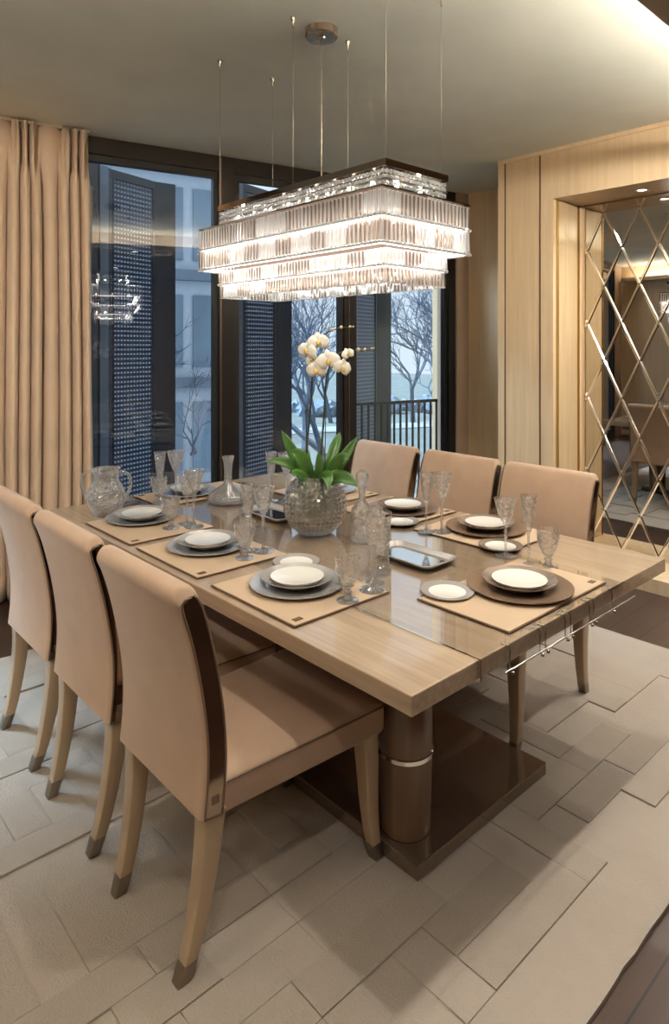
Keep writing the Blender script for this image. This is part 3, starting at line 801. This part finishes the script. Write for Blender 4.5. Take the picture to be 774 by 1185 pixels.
# jug with two handles
jg = thing('glass_jug', 'wide cut crystal jug with two curled handles at the table corner', 'jug', (1.225, 2.842, TZ))
bm = bmesh.new()
o_ = [(.0, 0), (.045, 0), (.05, .006), (.066, .03), (.084, .065), (.086, .090), (.074, .125), (.056, .155), (.050, .175), (.056, .202), (.062, .210)]
i_ = [(.058, .208), (.052, .201), (.046, .175), (.052, .153), (.069, .123), (.081, .090), (.079, .066), (.061, .03), (.0, .014)]
lathe(bm, o_+i_, 48, mod=lambda a, z: 1+.022*math.cos(12*a+z*60)*(1 if .02 < z < .15 else 0)); obj('body', bm, M['crystal_cut'], jg, smooth=True, angle=.9)
dirv = Vector((.738, -.675, 0))
for s in (-1, 1):
    pts = [crv([dirv*s*.048+Vector((0, 0, .185)), dirv*s*.075+Vector((0, 0, .195)), dirv*s*.105+Vector((0, 0, .175)), dirv*s*.108+Vector((0, 0, .13)), dirv*s*.09+Vector((0, 0, .085)), dirv*s*.075+Vector((0, 0, .07))], k/14) for k in range(15)]
    bm = bmesh.new(); tube(bm, pts, .0075, 10); obj('handle', bm, M['crystal'], jg, smooth=True)
# ship's decanter
dc = thing('decanter', 'wide based clear decanter with flared neck before the mullion', 'decanter', (1.765, 2.690, RZ_))
bm = bmesh.new()
o_ = [(0, 0), (.085, 0), (.098, .008), (.100, .02), (.085, .045), (.050, .068), (.024, .085), (.018, .11), (.018, .15), (.022, .19), (.030, .218)]
i_ = [(.028, .218), (.020, .19), (.0155, .15), (.0155, .11), (.020, .088), (.046, .064), (.08, .042), (.094, .02), (.09, .010), (0, .008)]
lathe(bm, o_+i_, 44); obj('body', bm, M['crystal'], dc, smooth=True, angle=.9)
bm = bmesh.new(); lathe(bm, [(.0152, .115), (.0192, .115), (.0192, .119), (.0152, .119), (.0152, .115)], 32); obj('collar', bm, M['crystal'], dc, smooth=True)
# square-shouldered decanter with ball stopper behind the glass carafe
d2 = thing('stoppered_decanter', 'tall cut decanter with round ball stopper right of the vase', 'decanter', (1.790, 1.800, RZ_))
bm = bmesh.new(); o_ = [(0, 0), (.040, 0), (.045, .006), (.047, .09), (.040, .125), (.018, .15), (.013, .17), (.015, .20), (.021, .207)]
i_ = [(.012, .207), (.010, .17), (.014, .15), (.036, .122), (.041, .09), (.040, .02), (0, .016)]
lathe(bm, o_+i_, 36, mod=lambda a, z: 1+.03*math.cos(8*a)*(1 if .01 < z < .12 else 0)); obj('body', bm, M['crystal_cut'], d2, smooth=True, angle=.7)
bm = bmesh.new(); lathe(bm, [(0, .196), (.009, .197), (.011, .212), (.014, .216), (.022, .228), (.0245, .243), (.022, .258), (.012, .269), (0, .272)], 16, mod=facet(8, .05)); obj('stopper', bm, M['crystal_cut'], d2)
# tall straight tumbler / carafe
c2 = thing('glass_carafe', 'tall straight cut crystal tumbler with a dark gilt rim left of the tray', 'glass', (1.585, 1.512, RZ_))
bm = bmesh.new(); lathe(bm, [(0, 0), (.036, 0), (.040, .006), (.036, .03), (.030, .05), (.034, .09), (.040, .195), (.0385, .195), (.032, .09), (.028, .06), (0, .05)], 40, mod=lambda a, z: 1+.03*math.cos(10*a)*(1 if z < .13 else 0)); obj('body', bm, M['crystal_cut'], c2, smooth=True, angle=.7)
bm = bmesh.new(); lathe(bm, [(.0385, .190), (.0408, .190), (.0408, .1965), (.0385, .1965), (.0385, .190)], 40); obj('rim', bm, M['bronze_mirror'], c2, smooth=True, angle=.7)
# a low crystal knife rest pair near the plates
def knife_rest(x, y, rz, label):
    t = thing('knife_rest', label, 'knife rest', (x, y, MZ), rz, 'crystal knife rests')
    bm = bmesh.new(); tube(bm, [(-.035, 0, .012), (.035, 0, .012)], .005, 6); obj('bar', bm, M['crystal'], t)
    for s in (-1, 1):
        bm = bmesh.new(); bmesh.ops.create_icosphere(bm, subdivisions=1, radius=.012, matrix=Matrix.Translation((s*.036, 0, .012))); obj('knob', bm, M['crystal_cut'], t)
knife_rest(1.365, 1.455, 1.2, 'small crystal knife rest behind the nearest left tumbler')
knife_rest(1.355, 1.99, 1.2, 'small crystal knife rest behind the middle left plate')

# trays
def tray(x, y, rz, w_, d_, label):
    t = thing('tray', label, 'tray', (x, y, RZ_), rz, 'rectangular silver trays')
    secs = []
    for sc, z in ((.80, .0), (.86, .002), (1.0, .018), (1.0, .021), (.96, .0215), (.86, .008), (.84, .006)):
        secs.append([(a*(1 if sc == 1 else 1)-math.copysign((1-sc)*.13, a), b-math.copysign((1-sc)*.13, b), z) for a, b in rrect(w_, d_, .03)])
    bm = bmesh.new(); loft(bm, secs); obj('body', bm, M['silver2'], t, smooth=True, angle=.7)
    bm = bmesh.new(); lo = [(a-math.copysign(.018, a), b-math.copysign(.018, b)) for a, b in rrect(w_, d_, .03)]
    loft(bm, [[(a, b, .006) for a, b in lo], [(a, b, .0075) for a, b in lo]]); obj('insert', bm, M['chrome'], t)
tray(1.765, 1.528, .0, .175, .29, 'rectangular silver tray in the table middle, nearer one')
tray(1.765, 2.330, .0, .175, .29, 'rectangular silver tray behind the vase, farther one')

# vase and orchid
VX, VY = 1.728, 2.005
vs = thing('crystal_vase', 'round faceted crystal bowl vase holding the orchid', 'vase', (VX, VY, RZ_))
bm = bmesh.new(); R = .126; prof = [(0, 0), (.05, 0)]
for k in range(1, 15):
    a = -PI/2+.42+(PI-.42-.62)*k/14; prof.append((R*math.cos(a), .115+R*math.sin(a)))
top = prof[-1]; prof += [(top[0]+.006, top[1]+.012), (top[0]+.002, top[1]+.014), (top[0]-.008, top[1]), (top[0]-.008, top[1]-.01)]
for k in range(13, 0, -2):
    a = -PI/2+.42+(PI-.42-.62)*k/14; prof.append(((R-.010)*math.cos(a), .116+(R-.010)*math.sin(a)))
prof.append((0, .014))
n = 36; lathe(bm, prof, n)
# pyramid-cut facets on the outside
outs = [f for f in bm.faces if len(f.verts) == 4 and f.calc_center_median().xy.length > .03 and (f.calc_center_median()-Vector((0, 0, .115))).length > R*.962 and f.calc_center_median().z < .215]
bmesh.ops.recalc_face_normals(bm, faces=bm.faces)
for f in outs:
    c = f.calc_center_median(); nrm = (c-Vector((0, 0, .115))).normalized()
    r_ = bmesh.ops.poke(bm, faces=[f]); r_['verts'][0].co = c+nrm*.0055
obj('body', bm, M['vasecrystal'], vs)
oc = thing('orchid', 'white moth orchid with two dark stems growing from the crystal vase', 'orchid', (VX, VY, RZ_+.03))
RT = Vector((.738, -.675, 0)); FW = Vector((.675, .738, 0)); UP = Vector((0, 0, 1))
PX = .00335
def V(px, py, dz=0): return RT*(px-367)*PX + FW*dz + UP*((622-py)*PX-.03)   # flat-on layout of the plant around the vase axis
bm = bmesh.new(); lathe(bm, [(0, 0), (.05, .0), (.078, .03), (.09, .08), (.075, .14), (.05, .165), (0, .17)], 20, 0, 0, -.0)
obj('moss_ball', bm, m_plain('moss', rgb(110, 112, 76), .9, var=.3, nscale=60, bmp=.5, bscale=80), oc, smooth=True)
s1 = [crv([V(366, 575), V(357, 530, .0), V(361, 480, .0), V(364, 430, .0), V(366, 402, .0), V(377, 385, .02), V(396, 377, .03), V(413, 376, .03)], k/24) for k in range(25)]
s2 = [crv([V(370, 575), V(374, 530, -.02), V(378, 480, -.02), V(381, 435, -.02), V(392, 410, -.02), V(410, 404, -.02), V(425, 404, -.02), V(437, 402, -.02)], k/24) for k in range(25)]
for s in (s1, s2):
    bm = bmesh.new(); tube(bm, s, [.0048-.0028*k/24 for k in range(25)], 8); st = obj('stem', bm, M['stem'], oc, smooth=True)
    for k, i in enumerate((19, 21, 23, 24)):
        bm = bmesh.new(); r = .0085-.0015*k
        bmesh.ops.create_icosphere(bm, subdivisions=2, radius=r, matrix=Matrix.Translation(s[i]+Vector((0, 0, .003)))); obj('bud', bm, M['bud'], st, smooth=True)
for a, b in (((357, 575), (356, 470)), ((378, 575), (380, 470))):
    bm = bmesh.new(); tube(bm, [V(*a, .01), V(*b, .01)], .0018, 6); obj('support_stick', bm, M['stem'], oc)
def leaf(base, mid, tip, wd, nrm_t):
    bm = bmesh.new(); rows = []; n = 16
    for k in range(n+1):
        t = k/n; p = (1-t)**2*base+2*t*(1-t)*mid+t*t*tip
        tg = (2*(1-t)*(mid-base)+2*t*(tip-mid)).normalized()
        sd = tg.cross(nrm_t).normalized(); up = sd.cross(tg).normalized()
        wv = wd*(math.sin(PI*min(1, t*.93+.07))**.6)*(1 if t < .8 else 1-((t-.8)/.2)**2*.9)
        rows.append([bm.verts.new(p+sd*wv*u+up*abs(u)*wv*.45-up*(0 if not th else .002)) for th in (0, 1) for u in ((-1, -.5, 0, .5, 1) if not th else (1, .5, 0, -.5, -1))])
    for k in range(n):
        for i in range(10): bm.faces.new([rows[k][i], rows[k][(i+1) % 10], rows[k+1][(i+1) % 10], rows[k+1][i]])
    bm.faces.new(rows[0][::-1]); bm.faces.new(rows[-1])
    obj('leaf', bm, M['leaf'], oc, smooth=True)
C0 = lambda dx, dz=0: V(367+dx, 572, dz)
TC = -FW+UP*.6
for dx, m_, t_, dz, wd in [(-6, (345, 535), (326, 500), .02, .024), (-8, (350, 530), (308, 534), -.06, .022), (-3, (352, 520), (338, 525), -.05, .030),
                           (8, (395, 545), (419, 505), .0, .024), (6, (392, 520), (397, 504), .06, .022), (8, (400, 520), (406, 532), -.07, .026),
                           (4, (395, 540), (418, 562), -.10, .030), (0, (375, 545), (371, 522), -.04, .018), (-4, (345, 545), (343, 548), -.12, .028),
                           (3, (385, 535), (383, 560), -.16, .026), (-6, (350, 520), (352, 530), .12, .026)]:
    leaf(C0(dx), V(*m_, dz*.6), V(*t_, dz), wd, TC)
def flower(p, r, face, roll=0):
    face = face.normalized(); sx = face.cross(UP).normalized(); sy = sx.cross(face).normalized()
    rot = Matrix.Rotation(roll, 3, face)
    f = bmesh.new()
    for a, L, wd in ((90, .95, .34), (215, .95, .32), (325, .95, .32), (5, 1.0, .62), (175, 1.0, .62)):
        a = math.radians(a); d = rot @ (sx*math.cos(a)+sy*math.sin(a)); q = face.cross(d).normalized()
        rows = []
        off = .004 if wd > .5 else 0
        for k in range(9):
            t = k/8; wv = r*wd*math.sin(PI*(.12+.88*t)**.85)**.7 if t < 1 else .0006
            c = p+d*r*L*t+face*(off+r*.18*math.sin(t*PI*.9)-r*.12*t*t)
            rows.append([f.verts.new(c+q*wv*u-face*(abs(u)**2)*wv*.18-face*(.0015 if b_ else 0)) for b_ in (0, 1) for u in ((-1, -.4, .4, 1) if not b_ else (1, .4, -.4, -1))])
        for k in range(8):
            for i in range(8): f.faces.new([rows[k][i], rows[k][(i+1) % 8], rows[k+1][(i+1) % 8], rows[k+1][i]])
        f.faces.new(rows[0][::-1]); f.faces.new(rows[-1])
    fo = obj('flower', f, M['petal'], oc, smooth=True)
    l = bmesh.new(); bmesh.ops.create_icosphere(l, subdivisions=2, radius=r*.2, matrix=Matrix.Translation(p+face*r*.22-sy*r*.12) @ Matrix.Diagonal((1, 1, 1.4, 1)))
    obj('lip', l, M['lip'], fo, smooth=True)
TOC = -FW
flower(V(371, 394, -.03), .046, TOC+RT*.15+UP*.1, .1)
flower(V(358, 404, -.03), .044, TOC-RT*.5, -.2)
flower(V(383, 416, -.05), .050, TOC+RT*.1+UP*.05, .15)
flower(V(369, 427, -.04), .044, TOC-RT*.2-UP*.2, 0)
flower(V(399, 424, -.04), .042, TOC+RT*.5, -.3)
flower(V(406, 408, -.03), .028, TOC+RT*.3+UP*.2, .4)
flower(V(363, 414, -.01), .030, TOC-RT*.3-UP*.1, .8)

# ------------------------------------------------------------------ dining chairs (faces +X, origin on the floor under the back of the seat)
def make_chair(label):
    t = thing('dining_chair', label, 'chair', (0, 0, 0), 0, 'beige upholstered dining chairs round the table')
    HW = .222
    CL = [(.824, .405), (.832, .48), (.834, .56), (.828, .64), (.812, .74), (.789, .84), (.770, .90), (.757, .93)]
    CLn = [(x-.80, z) for x, z in CL]
    def cp(s): v = crv([(a, b, 0) for a, b in CLn], s); return v
    def sec(s, hth, hw, bow=.012):
        c = cp(s); d = (cp(min(1, s+.02))-cp(max(0, s-.02))).normalized(); n = Vector((d.y, -d.x))   # toward the front
        return c, n, d
    bm = bmesh.new(); secs = []
    NS = 22; hth = .030; r = .016
    # lower edge arched up slightly at the middle
    for k in range(NS+1):
        s = k/NS; c, n, d = sec(s, hth, HW); pts = []
        for a, b in rrect(2*hth, 2*HW, r, 4):
            bow = -.010*(1-(b/HW)**2)
            lift = .0
            pts.append((c.x+n.x*(a+bow), b, c.y+n.y*(a+bow)))
        secs.append(pts)
    # rounded top roll
    c, n, d = sec(1, hth, HW)
    for k in range(1, 7):
        ph = PI/2*k/6; hh_ = hth*math.cos(ph)+.0006; up_ = .030*math.sin(ph); hw2 = HW-.016*(1-math.cos(ph))-.004
        pts = []
        for a, b in rrect(2*max(hh_, .0012), 2*hw2, min(r, max(hh_, .0012)*.9), 4):
            bow = -.010*(1-(b/HW)**2)
            pts.append((c.x+n.x*(a+bow)+d.x*up_, b, c.y+n.y*(a+bow)+d.y*up_))
        secs.append(pts)
    loft(bm, secs); obj('backrest', bm, M['fabric'], t, smooth=True, angle=1.0)
    # polished inset panels on both flanks, with piping
    for sgn in (-1, 1):
        bm = bmesh.new(); secs = []; rim = [[], []]
        for k in range(NS+1):
            s = .01+.965*k/NS; c, n, d = sec(s, hth, HW); hp = .0205
            if k > NS-3: hp *= (1-.22*(k-NS+3)**1.2/3)
            y0, y1 = sgn*(HW-.004), sgn*(HW+.0012)
            secs.append([(c.x+n.x*a, y, c.y+n.y*a) for a, y in ((hp, y0), (hp, y1), (-hp, y1), (-hp, y0))])
            for q, a in enumerate((hp+.003, -hp-.003)): rim[q].append((c.x+n.x*a, sgn*(HW+.001), c.y+n.y*a))
        loft(bm, secs); sp = obj('side_panel', bm, M['bronze_mirror'], t, smooth=True, angle=.5)
        cpt = cp(.99)
        loop = rim[0]+[(cpt.x+.008, sgn*(HW+.001), cpt.y+.004), (cpt.x-.008, sgn*(HW+.001), cpt.y+.001)]+rim[1][::-1]+[rim[0][0]]
        bm = bmesh.new(); tube(bm, loop, .0030, 6); obj('piping', bm, M['piping'], sp, smooth=True)
        c, n, d = sec(.10, hth, HW); bm = bmesh.new()
        box(bm, c.x-.010, c.x+.010, *( (HW+.001, HW+.0022) if sgn > 0 else (-HW-.0022, -HW-.001)), c.y-.018, c.y+.002)
        obj('maker_plate', bm, M['piping'], sp)
    # seat: trapezoid, domed, wrapped fabric with side welt
    bm = bmesh.new(); secs = []
    def outline(grow, z, dome=0):
        pts = []
        for fx, fy in SO:
            x = .055+ (fx)*.545; hw = .205+.030*fx
            y = fy*hw
            cxs = .33; pts.append((cxs+(x-cxs)*(1+grow/.27), y*(1+grow/.22), z))
        return pts
    SO = []
    rc = .06
    for (cx, cy_, a0) in ((1-rc, 1-rc*1.3, 0), (rc*.3, 1-rc*.3, PI/2), (rc*.3, -1+rc*.3, PI), (1-rc, -1+rc*1.3, 1.5*PI)):
        rr = rc if cx > .5 else rc*.3
        for k in range(5):
            a = a0+PI/2*k/4; SO.append((cx+rr*math.cos(a), cy_+rr*(1.3 if cx > .5 else 1)*math.sin(a)))
    for g, z in ((-.012, .385), (-.003, .388), (0, .395), (.0, .455), (.002, .462), (-.003, .470), (-.016, .478), (-.05, .484), (-.11, .488), (-.19, .490)): secs.append(outline(g, z))
    loft(bm, secs); st = obj('seat', bm, M['fabric'], t, smooth=True, angle=1.0)
    bm = bmesh.new(); lp_ = outline(.0022, .4625); tube(bm, lp_+[lp_[0]], .0026, 6, cap=False); obj('welt', bm, M['piping'], st, smooth=True)
    # legs
    def leg(path, w0, w1, y_, ysp):
        bm = bmesh.new(); n = 12; secs = []; fs = []
        for k in range(n+1):
            s = k/n; p = crv([(a, b, 0) for a, b in path], s); hw = (w0+(w1-w0)*s)/2
            yy = y_+ysp*s
            sc = [(p.x+a, yy+b, p.y) for a, b in rrect(2*hw, 2*hw, hw*.18, 2)]
            secs.append(sc)
        cut = 10
        loft(bm, secs[:cut+1]); lg = obj('leg', bm, M['leg'], t, smooth=True, angle=.8)
        bm = bmesh.new()
        f = []
        for q in (secs[cut], secs[11], secs[12]):
            c = Vector((sum(v[0] for v in q)/len(q), sum(v[1] for v in q)/len(q), q[0][2]))
            f.append([(c.x+(v[0]-c.x)*1.07, c.y+(v[1]-c.y)*1.07, v[2]) for v in q])
        loft(bm, f); obj('ferrule', bm, M['ferrule'], lg, smooth=True, angle=.8)
    for s in (-1, 1):
        leg([(.036, .41), (.032, .32), (.018, .21), (-.004, .10), (-.030, RUGZ)], .056, .030, s*.190, -s*.022)
        leg([(.545, .395), (.550, .30), (.553, .20), (.562, .10), (.578, RUGZ)], .056, .028, s*.200, s*.012)
    return t
ch = make_chair('beige dining chair at the front left, nearest the viewer')
ch.location = (.80, 1.540, 0)
dup(ch, (.805, 2.062, 0), 0, 'beige dining chair in the middle of the left row')
dup(ch, (.81, 2.580, 0), 0, 'beige dining chair at the far end of the left row by the curtain')
dup(ch, (2.665, 1.530, 0), PI, 'beige dining chair nearest on the right side of the table')
dup(ch, (2.665, 2.015, 0), PI, 'beige dining chair in the middle of the right side')
dup(ch, (2.665, 2.520, 0), PI, 'beige dining chair farthest on the right side beside the orchid')

# ------------------------------------------------------------------ chandelier
CX_, CY_ = 1.853, 2.108
cl = thing('chandelier', 'long rectangular three tier crystal chandelier hanging over the table', 'chandelier', (CX_, CY_, 1.72))
Z0 = 1.72
def cz(z): return z-Z0
TIERS = [(.173, .533, 2.045, 2.130), (.245, .585, 1.855, 2.038), (.173, .533, 1.722, 1.850)]
def rails(a, b, z, h=.006, w_=.008, mat='steel'):
    for s in (-1, 1):
        obj('rail', B(-a, a, s*b-w_/2, s*b+w_/2, cz(z), cz(z)+h), M[mat], cl)
        obj('rail', B(s*a-w_/2, s*a+w_/2, -b+w_/2, b-w_/2, cz(z), cz(z)+h), M[mat], cl)
bm = bmesh.new(); a, b = .173, .533
box(bm, -a-.004, a+.004, -b-.004, b+.004, cz(2.132), cz(2.158)); obj('top_plate', bm, M['bronze_mirror'], cl, bevel=.001)
bm = bmesh.new(); box(bm, -.247, .247, -.587, .587, cz(2.040), cz(2.046)); obj('middle_plate', bm, M['bronze_mirror'], cl)
bm = bmesh.new(); box(bm, -.12, .12, -.48, .48, cz(1.80), cz(2.04)); obj('core', bm, M['coreplate'], cl)
rails(.245, .585, 1.944); rails(.245, .585, 1.852); rails(.173, .533, 1.785); rails(.173, .533, 2.088, .003)
# prisms and beads
for z, a_, b_ in ((1.944, .222, .562), (1.858, .222, .562), (1.786, .150, .510)):
    for (x0, x1, y0, y1) in ((-a_, a_, -b_-.004, -b_+.004), (-a_, a_, b_-.004, b_+.004), (-a_-.004, -a_+.004, -b_+.006, b_-.006), (a_-.004, a_+.004, -b_+.006, b_-.006)):
        obj('light_strip', B(x0, x1, y0, y1, cz(z)-.006, cz(z)+.006), M['strip'], cl)
def prism_bm(w_, h, d):
    bm = bmesh.new(); e = .0036
    vs_ = [[(sx*w_/2, -d*.15, sz*h/2) for sx, sz in ((-1, -1), (1, -1), (1, 1), (-1, 1))],
           [(sx*(w_/2-e), -d/2, sz*(h/2-e)) for sx, sz in ((-1, -1), (1, -1), (1, 1), (-1, 1))],
           [(sx*w_/2, d*.15, sz*h/2) for sx, sz in ((-1, -1), (1, -1), (1, 1), (-1, 1))],
           [(sx*(w_/2-e), d/2, sz*(h/2-e)) for sx, sz in ((-1, -1), (1, -1), (1, 1), (-1, 1))]]
    R_ = [[bm.verts.new(p) for p in v] for v in vs_]
    for A, C in ((R_[0], R_[1]), (R_[0], R_[2]), (R_[2], R_[3])):
        for k in range(4): bm.faces.new([A[k], A[(k+1) % 4], C[(k+1) % 4], C[k]]).material_index = 1
    bm.faces.new(R_[1]); bm.faces.new(R_[3]); return bm
M['prism_edge'] = m_crystal('ground_crystal_edge', .2, .62, .05, gloss=.1)
M['prism_refract'] = m_crystal('crystal_dark_refraction', .75, .03, .0, tint=(.34, .25, .20, 1), gloss=.05)  # brown tint stands in for dark refraction inside clear crystal
def bead_bm(s):
    bm = bmesh.new(); bmesh.ops.create_uvsphere(bm, u_segments=6, v_segments=4, radius=s); return bm
def perimeter(a, b, step):
    out = []
    nx = round(2*a/step); ny = round(2*b/step)
    for k in range(nx):
        x = -a+(k+.5)*2*a/nx; out += [(x, -b, 0), (x, b, PI)]
    for k in range(ny):
        y = -b+(k+.5)*2*b/ny; out += [(-a, y, -PI/2), (a, y, PI/2)]
    return out
def crystals(name, bm0, mats, places, alt=None):
    camd = lambda p: (Vector((CX_+p[0], CY_+p[1], Z0+p[2]))-CAM).length
    places.sort(key=camd)
    # those on the two flanks facing the room come first
    places.sort(key=lambda p: 0 if (p[4] and camd(p) < 3.2) else 1)
    me = bpy.data.meshes.new(name); bmesh.ops.recalc_face_normals(bm0, faces=bm0.faces); bm0.to_mesh(me); bm0.free()
    for m in mats: me.materials.append(m)
    me2 = None
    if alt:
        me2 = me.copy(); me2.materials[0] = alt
    rg = random.Random(5)
    def dark(x, y, z):                                    # stones tinted brown for dark refraction, in runs of a few
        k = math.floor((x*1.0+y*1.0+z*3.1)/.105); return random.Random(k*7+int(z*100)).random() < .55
    rest = bmesh.new()
    for i, (x, y, z, rz, fr) in enumerate(places):
        tilt = random.uniform(-.05, .05); tw = random.uniform(-.10, .10)
        if i < 100:
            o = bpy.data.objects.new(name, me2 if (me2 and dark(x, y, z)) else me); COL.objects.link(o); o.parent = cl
            o.location = (x, y, z); o.rotation_euler = (tilt, 0, rz+tw)
        else:
            tmp = bmesh.new(); tmp.from_mesh(me)
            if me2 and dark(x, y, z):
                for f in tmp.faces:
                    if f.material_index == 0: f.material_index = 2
            tmp.transform(Matrix.Translation((x, y, z)) @ Matrix.Rotation(rz+tw, 4, 'Z') @ Matrix.Rotation(tilt, 4, 'X'))
            m2 = bpy.data.meshes.new('tmp'); tmp.to_mesh(m2); tmp.free(); rest.from_mesh(m2); bpy.data.meshes.remove(m2)
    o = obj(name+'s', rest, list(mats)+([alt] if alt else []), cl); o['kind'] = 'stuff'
def front(x, y, a, b): return abs(x+a) < .01 or abs(y+b) < .01
pl = []
for z in (1.992, 1.900):
    for x, y, r in perimeter(.245, .585, .0215): pl.append((x, y, cz(z), r, front(x, y, .245, .585)))
crystals('crystal_prism', prism_bm(.0170, .082, .010), [M['prism'], M['prism_edge']], pl, M['prism_refract'])
pl = []
for x, y, r in perimeter(.173, .533, .019): pl.append((x, y, cz(1.818), r, front(x, y, .173, .533)))
for x, y, r in perimeter(.168, .528, .019): pl.append((x, y, cz(1.753), r, front(x, y, .168, .528)))
crystals('short_prism', prism_bm(.0160, .058, .010), [M['prism'], M['prism_edge']], pl, M['prism_refract'])
pl = []
for z in (2.058, 2.076, 2.098, 2.117):
    for x, y, r in perimeter(.170, .530, .019): pl.append((x, y, cz(z), r, front(x, y, .170, .530)))
crystals('crystal_bead', bead_bm(.0088), [M['prism_edge']], pl)
pl = []
for z, (a, b) in ((1.946, (.25, .59)), (1.852, (.25, .59)), (1.787, (.176, .536))):
    for x, y, r in perimeter(a, b, .014): pl.append((x, y, cz(z), r, front(x, y, a, b)))
crystals('small_bead', bead_bm(.0060), [M['prism_edge']], pl)
k = 0
for z, a, b in ((2.088, .13, .49), (1.95, .20, .54), (1.80, .13, .49)):
    for x, y, r in perimeter(a, b, .12):
        bm = bmesh.new(); lathe(bm, [(0, -.012), (.006, -.009), (.008, 0), (.006, .009), (0, .012)], 8); o = obj('bulb', bm, M['bulb'], cl, smooth=True, loc=(x, y, cz(z)))
# suspension
for sx in (-.155, .155):
    for sy in (-.52, 0, .55):
        bm = bmesh.new(); tube(bm, [(sx, sy, cz(2.158)), (sx, sy, cz(CEIL-.03))], .0008, 6)
        c = obj('cable', bm, M['steel'], cl)
        bm = bmesh.new(); lathe(bm, [(0, -.045), (.003, -.045), (.004, -.02), (.011, -.006), (.011, 0), (0, 0)], 12, sx, sy, cz(CEIL)); obj('ceiling_hook', bm, M['ferrule'], c, smooth=True, angle=.6)
bm = bmesh.new(); tube(bm, [(0, 0, cz(2.158)), (0, 0, cz(CEIL-.03))], .0028, 8); obj('power_cord', bm, M['steel'], cl)
bm = bmesh.new(); lathe(bm, [(0, -.042), (.018, -.042), (.020, -.036), (.066, -.036), (.070, -.030), (.070, 0), (0, 0)], 40, 0, 0, cz(CEIL)); obj('ceiling_canopy', bm, M['smoke_steel'], cl, smooth=True, angle=.5)
